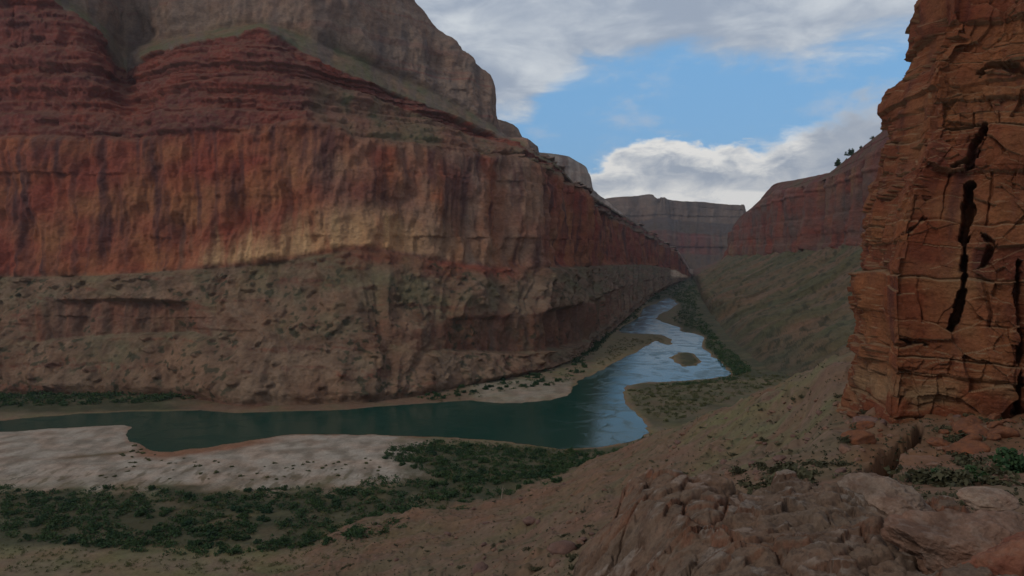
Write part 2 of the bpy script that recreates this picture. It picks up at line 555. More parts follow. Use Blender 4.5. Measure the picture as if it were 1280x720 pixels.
    red = lerp(red, BUFF * 1.05, np.clip(right * (0.50 + 0.8 * streak2 + 0.4 * patch), 0, 0.85))
    red = lerp(red, VARN, np.clip(0.10 + 1.25 * streak + 0.7 * streak2, 0, 0.9))
    h3 = B - 3
    up = 0.15 + 0.13 * sstep(PX, 300, 440) + 0.08 * streak + 0.08 * streak2
    pale = sstep(h3, up + 0.16, up - 0.14) * sstep(h3, -0.01, 0.05) * sstep(PX, 205, 290) * (1 - 0.75 * sstep(PX, 480, 560)) * (1 - sstep(PX, 600, 650))
    red = lerp(red, TAN, np.clip(pale * (0.85 + 0.5 * streak), 0, 1))
    sup = lerp(MAROON, RED * 0.9, np.clip(0.4 + 0.9 * patch, 0, 1))
    sup = lerp(sup, VARN, np.clip(0.5 * (rnd(si * 5) - 0.45) + 0.5 * streak, 0, 0.8))
    coc = lerp(BUFF, BUFFD, np.clip(0.35 + 0.9 * streak + 0.5 * patch, 0, 1))
    coc = lerp(coc, MAROON * 1.3, np.clip(sstep(bd, 0.5, 0.9) * 0.4, 0, 1))
    tal = lerp(TALUS, GREEN, np.clip(0.02 + 0.9 * fbm(X / 55, Y / 55, Z / 40, 4) + 0.22 * (B - 1), 0, 0.8))
    tal = lerp(tal, TALUS * np.array([0.62, 0.55, 0.55]), np.clip(0.2 + 0.9 * fbm(Wc / 22, B * 2.2, B * 0 + 4, 4), 0, 0.7))
    redbed = in_band(B, 1, 0.2) * np.broadcast_to(cf, B.shape) + 0.5 * sstep(fbm(X / 120, Y / 120, Zs / 9, 3), 0.2, 0.5)
    tal = lerp(tal, lerp(RED * 0.9, VARN, np.clip(0.45 + streak, 0, 1)), np.clip(redbed * (1 - sstep(nz, 0.55, 0.8)), 0, 0.42))
    apron = np.clip(sstep(B, 2.55, 2.95) * sstep(PX, 380, 460) * (1 - sstep(PX, 640, 680)) * (0.9 + patch), 0, 1)
    tal = lerp(tal, RED * 0.95, apron * 0.85)
    tal = lerp(tal, SCRUB, np.clip(sstep(fbm(X / 8, Y / 8, Z / 8, 3), 0.22, 0.45) * sstep(fbm(X / 60, Y / 60, Z / 60, 2), -0.3, 0.3) * 0.9, 0, 0.8))
    grn = lerp(GREEN, TALUS, np.clip(0.3 + patch, 0, 1))
    col = tal
    col = lerp(col, red, sstep(B, 2.96, 3.04))
    col = lerp(col, sup, sstep(B, 3.96, 4.04))
    ledge_veg = np.clip(sstep(nz, 0.45, 0.72), 0, 1) * sstep(B, 3.9, 4.0)
    # grassy slope between the red cliff and the dark red ledge
    gs = in_band(B, 4, 0.08) * sstep(PX, 375, 400)
    col = lerp(col, lerp(grn, MAROON * 1.2, np.clip(0.05 + 1.0 * streak2, 0, 0.6)), np.clip(gs * 0.9, 0, 1))
    col = lerp(col, lerp(grn * 0.85, MAROON * 1.2, np.full_like(B, 0.45)), ledge_veg * 0.5 * sstep(6.2 - B, 0, 0.1))
    col = lerp(col, lerp(grn * 0.95, BUFFD, np.clip(0.3 + 1.0 * streak, 0, 0.9)), sstep(B + 0.10 * streak, 5.96, 6.05))
    col = lerp(col, coc, sstep(B, 6.95, 7.05))
    # sunlit slope at the far end of the wall, sunshine painted into its colour
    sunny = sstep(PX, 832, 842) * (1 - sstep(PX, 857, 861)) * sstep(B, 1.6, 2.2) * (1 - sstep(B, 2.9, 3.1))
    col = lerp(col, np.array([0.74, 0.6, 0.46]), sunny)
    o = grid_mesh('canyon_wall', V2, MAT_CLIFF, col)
    structure(o, 'long stepped red canyon wall across the river with a pale foot')


left_wall()


def simple_wall(name, px, table_rows, rows, cols, label, wscale, mat, amp=1.0, seed=0):
    """distant wall: table_rows is [(y points, d points)] from the foot to the rim, cols a colour per band"""
    L = []
    for yp, dp in table_rows:
        L.append(P(px, smooth1(tab(px, yp), 2), smooth1(tab(px, dp), 4)))
    V, bc = sheet_rows(L, rows)
    B = np.broadcast_to(bc[:, None], V.shape[:2]).copy()
    w = np.concatenate([[0], np.cumsum(np.linalg.norm(np.diff(L[len(L) // 2][:, :2], axis=0), axis=1))])
    Wc = np.broadcast_to(w, B.shape)
    X, Y, Z = V[..., 0], V[..., 1], V[..., 2]
    N = grid_normals(V, 6)
    if np.mean(N[..., 1]) > 0:
        N = -N
    Nh = N.copy(); Nh[..., 2] *= 0.25
    Nh /= np.linalg.norm(Nh, axis=-1)[..., None] + 1e-9
    s = wscale
    bd, bi, bf = beds(Z, 9 * s, seed)
    D = 24 * s * fbm(Wc / (120 * s), Z / (700 * s), Z * 0 + seed, 3) + 4 * s * ridged(Wc / (34 * s), Z / (260 * s), Z * 0 + seed, 3) + 2.4 * s * bd + 2 * s * fbm(X / (12 * s), Y / (12 * s), Z / (14 * s), 3)
    D = D * amp * sstep(B, 0, 0.3) * (1 - 0.75 * sstep(B, len(rows) - 1.3, len(rows) - 1.0))
    V2 = V + Nh * D[..., None]
    streak = fbm(Wc / (14 * s), Z / (140 * s), Z * 0 + seed, 4)
    patch = fbm(X / (70 * s), Y / (70 * s), Z / (50 * s), 4)
    col = np.zeros(V.shape)
    for i, c in enumerate(cols):
        a, b = (c if isinstance(c, tuple) else (c, c * 0.6))
        cc = lerp(a, b, np.clip(0.35 + 0.8 * streak + 0.5 * patch, 0, 1))
        col = lerp(col, cc, sstep(B, i - 0.05, i + 0.05) if i else np.ones_like(B))
    o = grid_mesh(name, V2, mat, col)
    structure(o, label)
    return V2


# butte behind the shoulder of the long wall
simple_wall('canyon_wall', np.arange(600, 690, 0.5),
            [([(600, 230), (690, 235)], [(600, 1700), (690, 1750)]),
             ([(600, 185), (690, 200)], [(600, 1780), (690, 1850)]),
             ([(600, 140), (623, 150), (632, 152), (641, 156), (647, 161), (650, 171), (662, 176), (666, 181), (667, 196), (690, 215)], [(600, 1810), (690, 1880)]),
             ([(600, 160), (690, 222)], [(600, 2500), (690, 2600)])],
            [30, 60, 4], [(TALUS, GREEN), (BUFF * 0.8, BUFFD), (GREEN, TALUS)], 'small brown butte behind the shoulder of the long red wall', 1.4, MAT_CLIFF, 0.5, 31)
# pale flat topped butte further down the canyon
simple_wall('canyon_wall', np.arange(640, 800, 0.5),
            [([(640, 285), (800, 300)], [(640, 2700), (800, 3000)]),
             ([(640, 235), (700, 236), (725, 244), (750, 256), (800, 285)], [(640, 2900), (800, 3200)]),
             ([(640, 188), (668, 190), (690, 192), (710, 196), (722, 203), (731, 208), (734, 214), (736, 233), (744, 243), (752, 250), (800, 284)], [(640, 2960), (800, 3260)]),
             ([(640, 205), (800, 290)], [(640, 3800), (800, 4100)])],
            [30, 70, 4], [(MAROON * 1.2, TALUS), (np.array([0.36, 0.31, 0.27]), BUFFD), (GREEN, TALUS)], 'pale flat topped butte in the middle distance beyond the red wall', 2.2, MAT_CLIFF, 0.4, 37)
# far mesa closing the canyon
simple_wall('canyon_wall', np.arange(700, 1010, 0.5),
            [([(700, 352), (1010, 352)], [(700, 5000), (1010, 5000)]),
             ([(700, 318), (1010, 320)], [(700, 5400), (1010, 5400)]),
             ([(700, 292), (1010, 294)], [(700, 5480), (1010, 5480)]),
             ([(700, 276), (1010, 279)], [(700, 5900), (1010, 5900)]),
             ([(700, 248), (750, 248.5), (790, 246), (812, 244.5), (815, 245), (816, 250), (826, 251), (880, 252), (900, 254), (931, 255), (933, 258), (934, 272), (1010, 290)], [(700, 6000), (1010, 6000)]),
             ([(700, 262), (1010, 292)], [(700, 8200), (1010, 8200)])],
            [40, 36, 30, 44, 4], [(TALUS * 0.5, BUFFD * 0.5), (BUFF * 0.42, MAROON * 0.8), (BUFFD * 0.5, TALUS * 0.35), (BUFF * 0.62, BUFFD * 0.45), (GREEN, TALUS)], 'far hazy flat topped mesa closing the end of the canyon', 5.0, MAT_FAR, 0.8, 41)


# ------------------------------------------------------------------ the wall on the far side of the right bank
def right_wall():
    px = np.concatenate([np.arange(864, 1090, 0.55), np.arange(1090, 1480, 2.0)])
    y0 = tab(px, [(864, 349.5), (870, 354), (880, 384), (900, 417), (930, 448), (960, 472), (1010, 492), (1100, 520), (1480, 560)])
    d0 = flat_d(y0, -1.0)
    y1 = tab(px, [(864, 349), (870, 349), (880, 344), (890, 338), (912, 325), (950, 322), (1000, 318), (1040, 314), (1070, 311), (1120, 306), (1480, 300)])
    d1 = tab(px, [(864, 3650), (880, 3560), (890, 3500), (912, 3250), (940, 2750), (970, 2300), (1010, 1900), (1060, 1500), (1120, 1220), (1250, 950), (1480, 780)])
    y2 = tab(px, [(864, 348.5), (890, 337), (908, 326), (911.5, 318), (913, 291), (925, 277), (940, 263), (970, 239), (1010, 232), (1060, 213), (1100, 186), (1480, 60)])
    d2 = d1 + 25
    y3 = tab(px, [(864, 348), (890, 336), (908, 325), (911.5, 316), (914, 289), (916, 283), (925, 271), (940, 259), (951, 249), (958, 240), (966, 231), (972, 228.5), (1010, 222), (1038, 216), (1050, 206), (1062, 196), (1080, 182), (1100, 166), (1116, 152), (1150, 130), (1480, -40)])
    d3 = d2 + tab(px, [(864, 30), (912, 40), (950, 90), (1010, 130), (1070, 150), (1480, 150)])
    y4 = y3 + (HY - y3) * 0.25
    d4 = d3 / 0.75
    L = [P(px, smooth1(y, 2), smooth1(d, 6)) for y, d in zip((y0, y1, y2, y3, y4), (d0, d1, d2, d3, d4))]
    V, bc = sheet_rows(L, [190, 80, 40, 4])
    # closer rows near the foot of the talus where the slope runs away from the eye
    B = np.broadcast_to(bc[:, None], V.shape[:2]).copy()
    w = np.concatenate([[0], np.cumsum(np.linalg.norm(np.diff(L[1][:, :2], axis=0), axis=1))])
    X, Y, Z = V[..., 0], V[..., 1], V[..., 2]
    u = np.array([0.23, 0.973])
    along = X * u[0] + Y * u[1]
    N = grid_normals(V, 8)
    if np.mean(N[..., 0]) > 0:
        N = -N
    Nh = N.copy(); Nh[..., 2] = np.abs(Nh[..., 2]) * np.where(B < 1, 1.0, 0.25)
    Nh /= np.linalg.norm(Nh, axis=-1)[..., None] + 1e-9
    talus = 1 - sstep(B, 0.97, 1.03)
    cl = in_band(B, 1)
    gl = ridged(along / 130 + 0.3 * fbm(X / 90, Y / 90, Z * 0, 2), Z / 400, Z * 0 + 2, 4)
    bd, bi, bf = beds(Z, 10, 51)
    D = talus * (14.0 * gl + 5 * fbm(X / 90, Y / 90, Z / 90, 3) + 1.5 * fbm(X / 12, Y / 12, Z / 12, 3)) * sstep(B, 0, 0.2)
    D = D + cl * (30 * fbm(along / 120, Z / 700, Z * 0 + 3, 3) + 9 * ridged(along / 45, Z / 300, Z * 0 + 9, 3) + 2 * bd + 2 * fbm(X / 12, Y / 12, Z / 14, 3))
    D = D + in_band(B, 2) * (3 * bd + 3 * fbm(X / 20, Y / 20, Z / 20, 3)) * 0.5
    V2 = V + Nh * D[..., None]
    streak = fbm(along / 16, Z / 140, Z * 0 + 6, 4)
    patch = fbm(X / 80, Y / 80, Z / 50, 4)
    red = lerp(RED * 1.1, VARN * 1.0, np.clip(0.22 + 1.3 * streak + 0.5 * patch, 0, 0.95))
    red = lerp(red, BUFFD * 1.2, np.clip(0.42 + 0.5 * patch, 0, 0.75))
    red = lerp(red, TAN * 0.6, np.clip(0.9 * fbm(along / 45, Z / 200, Z * 0 + 16, 3) - 0.1, 0, 0.6))
    tal = lerp(GREEN * 0.85, TALUS * 0.9, np.clip(0.5 + 1.2 * fbm(along / 60, Z / 160, Z * 0, 4) + 0.5 * patch, 0, 1))
    tal = lerp(tal, SCRUB, np.clip(sstep(fbm(X / 14, Y / 14, Z / 10, 3), 0.12, 0.5) * 0.75 + 0.5 * (1 - sstep(B, 0.0, 0.22)), 0, 0.9))
    top = lerp(GREEN * 0.6 + MAROON * 0.3, MAROON * 1.0, np.clip(0.5 + patch + streak, 0, 1))
    col = lerp(tal, red, sstep(B, 0.97, 1.04))
    col = lerp(col, top, sstep(B + 0.12 * streak, 1.95, 2.05))
    col = col * np.where(B > 0.97, 0.76, 0.80)[..., None]
    o = grid_mesh('canyon_wall', V2, MAT_CLIFF, col)
    structure(o, 'red cliff above a long grey green talus slope on the far right bank')
    return px, y3, d3


RW = right_wall()

# ------------------------------------------------------------------ river outline (plan)
RIVER = [(-420, 552), (0, 540), (80, 535), (150, 531), (163, 533), (158, 543), (163, 552), (178, 558), (188, 563), (215, 565), (250, 561), (285, 555), (315, 551), (345, 545), (380, 543), (430, 543), (500, 545), (560, 547), (600, 549), (640, 553), (670, 558), (700, 561), (740, 560), (770, 556), (798, 549), (808, 541), (808, 530), (797, 518), (783, 505), (779, 490), (785, 482), (810, 478), (850, 477), (880, 474), (913, 470), (908, 459), (892, 446), (877, 433), (881, 422), (868, 417), (848, 414), (852, 410), (836, 405), (819, 399), (824, 393), (836, 388), (846, 381), (843, 375.5), (837, 372.5), (829, 374), (820, 379), (803, 386), (797, 398), (772, 412), (776, 416), (800, 417), (826, 418), (838, 424), (841, 431), (832, 431), (820, 426), (802, 436), (782, 446), (758, 459), (735, 470), (722, 478), (715, 486), (709, 495), (688, 500), (650, 504), (610, 503), (588, 500), (500, 506), (430, 512), (300, 516), (250, 513), (200, 514), (100, 517), (40, 522), (0, 526), (-420, 530)]
ISLET = [(838, 447), (848, 440.5), (858, 440), (868, 443), (876, 450), (871, 457), (853, 458)]


def to_plan(poly, z=0.0):
    a = np.array(poly, float)
    d = flat_d(a[:, 1], z)
    return np.stack([(a[:, 0] - 640) / F * d, d], -1)


def densify(p, n=6):
    q = np.concatenate([p, p[:1]])
    out = []
    for a, b in zip(q[:-1], q[1:]):
        for k in range(n):
            out.append(a + (b - a) * k / n)
    out = np.array(out)
    # ragged shore
    s = np.minimum(6, 0.0055 * out[:, 1])
    out = out + np.stack([fbm(out[:, 0] / 14, out[:, 1] / 14, out[:, 0] * 0, 3) * s, fbm(out[:, 0] / 14, out[:, 1] / 14, out[:, 0] * 0 + 7, 3) * s], -1)
    return out


def sdist(x, y, poly):
    """signed distance, negative inside the polygon"""
    shp = x.shape
    x, y = x.ravel(), y.ravel()
    best = np.full(x.shape, 1e18)
    ins = np.zeros(x.shape, bool)
    q = np.concatenate([poly, poly[:1]])
    for (ax, ay), (bx, by) in zip(q[:-1], q[1:]):
        ex, ey = bx - ax, by - ay
        tt = np.clip(((x - ax) * ex + (y - ay) * ey) / (ex * ex + ey * ey + 1e-12), 0, 1)
        dx, dy = x - ax - tt * ex, y - ay - tt * ey
        np.minimum(best, dx * dx + dy * dy, out=best)
        c = (ay > y) != (by > y)
        if abs(ey) > 1e-12:
            ins ^= c & (x < ex * (y - ay) / ey + ax)
    r = np.sqrt(best)
    r[ins] *= -1
    return r.reshape(shp)


RV = densify(to_plan(RIVER), 4)
IS = densify(to_plan(ISLET), 4)

# ------------------------------------------------------------------ ground: valley floor, sand bars and the near hillside
HD = np.log(np.array([1.5, 6, 12, 20, 35, 60, 100, 150, 200, 300, 400, 500, 600, 800]))
HP = np.array([-700, -300, 0, 300, 450, 560, 640, 700, 760, 830, 900, 960, 1000, 1040, 1075, 1160, 1280, 1500, 1900])
HT = np.array([
    # d: 1.5   6    12    20    35    60   100  150  200  300  400  500  600  800
    [1500, 1500, 1450, 1350, 1250, 1150, 1050, 980, 920, 830, 760, 740, 720, 700],      # -700
    [1500, 1500, 1400, 1300, 1200, 1100, 1000, 920, 870, 790, 740, 720, 700, 700],      # -300
    [1500, 1450, 1350, 1250, 1150, 1050, 950, 880, 840, 775, 720, 700, 690, 690],       # 0
    [1450, 1350, 1250, 1150, 1060, 970, 890, 840, 800, 738, 700, 690, 690, 690],        # 300
    [1400, 1250, 1130, 1040, 960, 890, 830, 795, 765, 708, 652, 640, 640, 640],         # 450
    [1350, 1150, 1030, 950, 880, 820, 775, 745, 722, 680, 638, 620, 620, 620],          # 560
    [1300, 1080, 950, 880, 820, 775, 742, 715, 696, 660, 628, 612, 610, 610],           # 640
    [1250, 1000, 880, 820, 775, 738, 712, 688, 670, 637, 610, 592, 590, 600],           # 700
    [1200, 920, 810, 760, 725, 698, 676, 655, 638, 610, 588, 573, 575, 590],            # 760
    [1150, 860, 750, 700, 672, 652, 632, 612, 596, 571, 553, 546, 546, 570],            # 830
    [1100, 1000, 820, 730, 640, 618, 600, 582, 565, 536, 514, 520, 530, 560],            # 900
    [1100, 1000, 820, 710, 618, 596, 578, 556, 534, 500, 494, 510, 530, 560],            # 960
    [1100, 1000, 820, 703, 612, 590, 568, 534, 504, 476, 486, 510, 530, 560],            # 1000
    [1100, 1000, 820, 701, 610, 588, 535, 485, 455, 460, 485, 510, 530, 560],   # 1040
    [1100, 1000, 820, 703, 610, 584, 528, 478, 450, 450, 485, 510, 530, 560],   # 1075
    [1100, 1000, 820, 709, 612, 580, 522, 465, 440, 445, 480, 510, 530, 560],   # 1160
    [1100, 1000, 820, 715, 608, 566, 512, 455, 435, 440, 480, 510, 530, 560],   # 1280
    [1100, 1000, 820, 705, 568, 480, 440, 420, 420, 440, 480, 510, 530, 560],            # 1500
    [1100, 760, 675, 610, 520, 450, 420, 410, 420, 440, 480, 510, 530, 560],            # 1900
], float)


def hill_y(px, d):
    ld = np.clip(np.log(d), HD[0], HD[-1])
    pc = np.clip(px, HP[0], HP[-1])
    j = np.clip(np.searchsorted(HD, ld) - 1, 0, len(HD) - 2)
    i = np.clip(np.searchsorted(HP, pc) - 1, 0, len(HP) - 2)
    f = (ld - HD[j]) / (HD[j + 1] - HD[j])
    g = (pc - HP[i]) / (HP[i + 1] - HP[i])
    f = f * 0.5 + 0.5 * f * f * (3 - 2 * f)
    g = g * 0.5 + 0.5 * g * g * (3 - 2 * g)
    return (HT[i, j] * (1 - f) + HT[i, j + 1] * f) * (1 - g) + (HT[i + 1, j] * (1 - f) + HT[i + 1, j + 1] * f) * g


CRACK = [(1152, 538, 0.45), (1140, 550, 0.75), (1124, 564, 1.0), (1110, 576, 1.1), (1099, 590, 1.35), (1090, 601, 1.4)]


def ground_base(x, y):
    """height of the ground without fine relief, and masks"""
    d = np.maximum(y, 1.0)
    px = 640 + F * x / d
    zh = HC - (hill_y(px, d) - HY) / F * d
    zh = np.where(d > 780, -40, zh)
    return zh, px


def ground():
    u = np.concatenate([np.arange(-560, -20, 6.0), np.arange(-20, 1300, 1.7), np.arange(1300, 1900, 8.0)])
    dd = np.concatenate([np.exp(np.linspace(math.log(2.0), math.log(300), 290)), 139500 / np.linspace(465, 22, 420)[1:], np.exp(np.linspace(math.log(6500), math.log(15000), 8))])
    dd = np.sort(dd)
    PXg, Dg = np.meshgrid(u, dd)
    X, Y = (PXg - 640) / F * Dg, Dg
    zh, _ = ground_base(X, Y)
    n1 = fbm(X / 60, Y / 60, X * 0, 4)
    n2 = fbm(X / 9, Y / 9, X * 0 + 3, 4)
    n3 = fbm(X / 1.6, Y / 1.6, X * 0 + 6, 3)
    gul = ridged((X * 0.93 + Y * 0.35) / 42 + 0.3 * n1, Y / 500, X * 0 + 11, 3)
    near = sstep(Dg, 8, 40)
    zh = zh + near * (4.0 * n1 * sstep(Dg, 60, 200) + 1.4 * gul * sstep(Dg, 60, 160)) + 0.9 * n2 * sstep(Dg, 10, 60) + 0.16 * n3 * (1 - 0.3 * near)
    # dry ledges that run across the hillside
    lb, li, lf = beds(zh + 3 * n1, 7.0, 77, 0.3)
    zh = zh + 1.5 * lb * sstep(Dg, 70, 140) * sstep(fbm(X / 50, Y / 50, X * 0 + 19, 3), -0.2, 0.3) + 0.8 * sstep(fbm(X / 6, Y / 6, X * 0 + 23, 3), 0.25, 0.5) * sstep(Dg, 40, 100)
    z_flat = zh.copy()
    dscan = np.linspace(30, 140, 1200)
    path = []
    for cx, cy, cw in CRACK:
        kk_ = np.where(hill_y(np.full(1200, float(cx)), dscan) <= cy)[0][0]
        path.append(((cx - 640) / F * dscan[kk_], dscan[kk_], 0, cw))
    # fissure beside the rock tower
    for a, b in zip(path[:-1], path[1:]):
        pa, pb = a, b
        ex, ey = pb[0] - pa[0], pb[1] - pa[1]
        tt = np.clip(((X - pa[0]) * ex + (Y - pa[1]) * ey) / (ex * ex + ey * ey), 0, 1)
        dist = np.hypot(X - pa[0] - tt * ex, Y - pa[1] - tt * ey)
        wid = a[3] + (b[3] - a[3]) * tt
        zcut = np.where(dist < 6, z_flat - 4.5 * (1 - sstep(dist + 0.25 * n3 + 0.25 * n2, 0.55 * wid, wid)), zh)
        zh = np.minimum(zh, zcut)
    sd = np.full(X.shape, 1e3)
    m = (Dg > 480) & (Dg < 4200)
    rr = np.where(m.any(1))[0]
    sl = slice(rr[0], rr[-1] + 1)
    a = sdist(X[sl], Y[sl], RV)
    b = sdist(X[sl], Y[sl], IS)
    sd[sl] = np.where(a < 0, np.maximum(a, -b), a)
    on_islet = np.zeros(X.shape); on_islet[sl] = (b < 0)
    zf = np.where(sd > 0, 0.15 + 0.055 * np.minimum(sd, 60) + 0.25 * n2 * np.minimum(sd / 10, 1) + 0.4 * n1 * sstep(sd, 10, 60), np.maximum(sd * 0.10, -3.0))
    zf = np.where(on_islet > 0, np.minimum(zf, 0.9), zf)
    # soft maximum of floor and hill
    k = 3.0
    dz = np.clip(zh - zf, -60, 400)
    Z = zf + np.where(dz > 30, dz, np.log1p(np.exp(np.minimum(dz, 60) / k)) * k - (np.log(2) * k) * np.exp(-(dz / 6) ** 2))
    Z = np.where(sd < 6, np.where(sd < 0, zf, np.minimum(Z, zf + sd * 0.7)), Z)
    V = np.stack([X, Y, Z], -1)
    py = HY + (HC - Z) / Dg * F
    # ------- colours of the ground
    hill = sstep(zh - zf, -1, 4)
    p = fbm(X / 26, Y / 26, X * 0 + 2, 5)
    soil = lerp(TALUS * 0.85, np.array([0.165, 0.135, 0.080]), np.clip(0.45 + 1.1 * p, 0, 1))
    soil = lerp(soil, np.array([0.20, 0.115, 0.08]), np.clip(sstep(fbm(X / 30, Y / 30, X * 0 + 9, 4), 0.0, 0.45) * 0.6 + 0.35 * lb, 0, 0.7))
    soil = lerp(soil, np.array([0.17, 0.17, 0.085]), np.clip(sstep(PXg, 820, 900) * sstep(Dg, 60, 110) * (1 - sstep(PXg, 1020, 1070)) * (0.35 + p), 0, 0.7))
    tuft = sstep(fbm(X / 3.2, Y / 3.2, X * 0 + 5, 3), 0.22, 0.5) * sstep(fbm(X / 30, Y / 30, X * 0 + 1, 2), -0.3, 0.3)
    soil = lerp(soil, np.array([0.075, 0.075, 0.042]), np.clip(tuft * 0.7, 0, 0.7))
    soil = lerp(soil, np.array([0.20, 0.105, 0.058]), np.clip(sstep(PXg, 1050, 1100) * sstep(Dg, 52, 66) * (1 - sstep(Dg, 120, 150)) * (0.75 + p), 0, 0.85))
    rocky = sstep(n2 + 0.6 * n3, 0.35, 0.8)
    soil = lerp(soil, np.array([0.26, 0.17, 0.13]), rocky * 0.6)
    # valley floor
    sand_near = sstep(py, 529, 533) * (1 - sstep(py + 10 * p, 596, 618)) * (1 - sstep(PXg + 30 * p, 490, 535))
    sand_far = sstep(PXg, 575, 610) * (1 - sstep(PXg, 712, 716)) * sstep(py, 470, 480) * (1 - sstep(py, 505, 508))
    floor = lerp(np.array([0.15, 0.14, 0.075]), np.array([0.19, 0.145, 0.10]), np.clip(0.5 + 1.2 * fbm(X / 22, Y / 22, X * 0, 4), 0, 1))
    sc = lerp(SAND, SAND * np.array([0.62, 0.60, 0.57]), np.clip(0.35 + 1.3 * fbm(X / 14, Y / 24, X * 0 + 3, 5), 0, 1))
    sc = lerp(sc, np.array([0.13, 0.11, 0.07]), np.clip(sstep(fbm(X / 4.5, Y / 18, X * 0 + 13, 4), 0.15, 0.4) * sstep(py, 572, 600) * 0.8, 0, 1))
    floor = lerp(floor, sc, np.clip(sand_near + 0.55 * sand_far, 0, 1))
    bar = sstep(PXg, 735, 750) * (1 - sstep(PXg, 842, 846)) * sstep(py, 412, 420) * (1 - sstep(py, 466, 474)) * (1 - hill)
    floor = lerp(floor, np.array([0.21, 0.175, 0.10]), bar * 0.8)
    incove = sstep(PXg, 150, 185) * (1 - sstep(PXg, 300, 385)) * sstep(py, 540, 548)
    wet = np.maximum(incove * (1 - sstep(sd + 3 * n2, 12, 30)), 1 - sstep(sd + 2.5 * n2, 1.0, 4.5))
    cove = sstep(py, 538, 545) * (1 - sstep(PXg, 330, 640) * 0.6) * sstep(PXg, 150, 190)
    floor = lerp(floor, MUD, np.clip(wet * np.clip(0.25 + 0.6 * cove, 0, 0.85), 0, 1))
    floor = lerp(floor, np.array([0.03, 0.05, 0.035]), 1 - sstep(sd, -2.5, 0.0))
    thick = np.maximum.reduce([sstep(py + 12 * p, 606, 622) * (1 - sstep(py + 14 * p, 676, 692)) * (1 - hill), (sstep(PXg, 485, 530) * sstep(py, 552, 562) * (1 - sstep(PXg, 800, 830))), sstep(PXg, 840, 856) * (1 - sstep(py, 470, 480)), 1 - sstep(py, 372, 384),
                               (1 - sstep(py, 512, 520)) * (1 - sstep(PXg, 230, 300)), sstep(PXg, 780, 800) * sstep(py, 470, 482) * (1 - sstep(py, 530, 540)) * 0.6])
    thick = thick * sstep(sd, 1, 6)
    floor = lerp(floor, np.array([0.055, 0.060, 0.035]), np.clip(thick * (0.85 + 0.5 * p), 0, 0.92))
    toe = (1 - sstep(py, 509, 518)) * sstep(PXg, 200, 260) * (1 - sstep(PXg, 560, 600))
    floor = lerp(floor, TALUS * np.array([0.7, 0.66, 0.66]), np.clip(toe * (0.9 + 0.6 * p), 0, 1))
    # old channel line across the big bar
    ch = np.exp(-((py - (578 - 0.10 * (PXg - 30) + 0.0 * PXg)) / 2.2) ** 2) * sstep(PXg, 60, 90) * (1 - sstep(PXg, 158, 166))
    floor = lerp(floor, np.array([0.13, 0.10, 0.06]), np.clip(ch * 0.9, 0, 1))
    col = lerp(floor, soil * 0.86, hill)
    o = grid_mesh('ground', V, MAT_GROUND, col)
    structure(o, 'valley floor with pale sand bars below the near scrubby hillside')
    return dict(u=u, d=dd, Z=Z)


G = ground()


def ground_z(x, y):
    x, y = np.atleast_1d(np.asarray(x, float)), np.atleast_1d(np.asarray(y, float))
    px = 640 + F * x / y
    j = np.clip(np.searchsorted(G['d'], y) - 1, 0, len(G['d']) - 2)
    i = np.clip(np.searchsorted(G['u'], px) - 1, 0, len(G['u']) - 2)
    f = np.clip((y - G['d'][j]) / (G['d'][j + 1] - G['d'][j]), 0, 1)
    g = np.clip((px - G['u'][i]) / (G['u'][i + 1] - G['u'][i]), 0, 1)
    Z = G['Z']
    return (Z[j, i] * (1 - f) + Z[j + 1, i] * f) * (1 - g) + (Z[j, i + 1] * (1 - f) + Z[j + 1, i + 1] * f) * g


def ray_ground(px, y):
    """plan point where the ground is seen at that spot of the photograph"""
    d = np.concatenate([np.exp(np.linspace(math.log(9), math.log(480), 900)), 139500 / np.linspace(290, 30, 700)])
    a = (y - HY) / F
    zr = HC - a * d
    zg = ground_z((px - 640) / F * d, d)
    k = np.where(zg >= zr)[0]
    if len(k) == 0:
        return None
    dk = d[k[0]]
    x = (px - 640) / F * dk
    return x, dk, float(ground_z(x, dk)[0])


# ------------------------------------------------------------------ river
def river():
    from mathutils.geometry import tessellate_polygon
    p = RV
    # grow a little so that the bank covers the water's edge
    nrm = np.roll(p, -1, 0) - np.roll(p, 1, 0)
    nrm = np.stack([nrm[:, 1], -nrm[:, 0]], -1)
    nrm /= np.linalg.norm(nrm, axis=1)[:, None] + 1e-9
    area = np.sum(p[:, 0] * np.roll(p[:, 1], -1) - np.roll(p[:, 0], -1) * p[:, 1])
    if area < 0:
        nrm = -nrm
    g = p + nrm * 1.2
    tris = tessellate_polygon([[Vector((a, b, 0)) for a, b in g]])
    v = np.concatenate([g, np.zeros((len(g), 1))], 1)
    f = np.array(tris)
    # faces up
    c = np.cross(v[f[:, 1]] - v[f[:, 0]], v[f[:, 2]] - v[f[:, 0]])[:, 2]
    f[c < 0] = f[c < 0][:, ::-1]
    o = new_mesh('river', v, f.ravel(), np.full(len(f), 3), water_mat(), None, False)
    structure(o, 'dark green river that turns blue and silver as it bends down the canyon')


river()


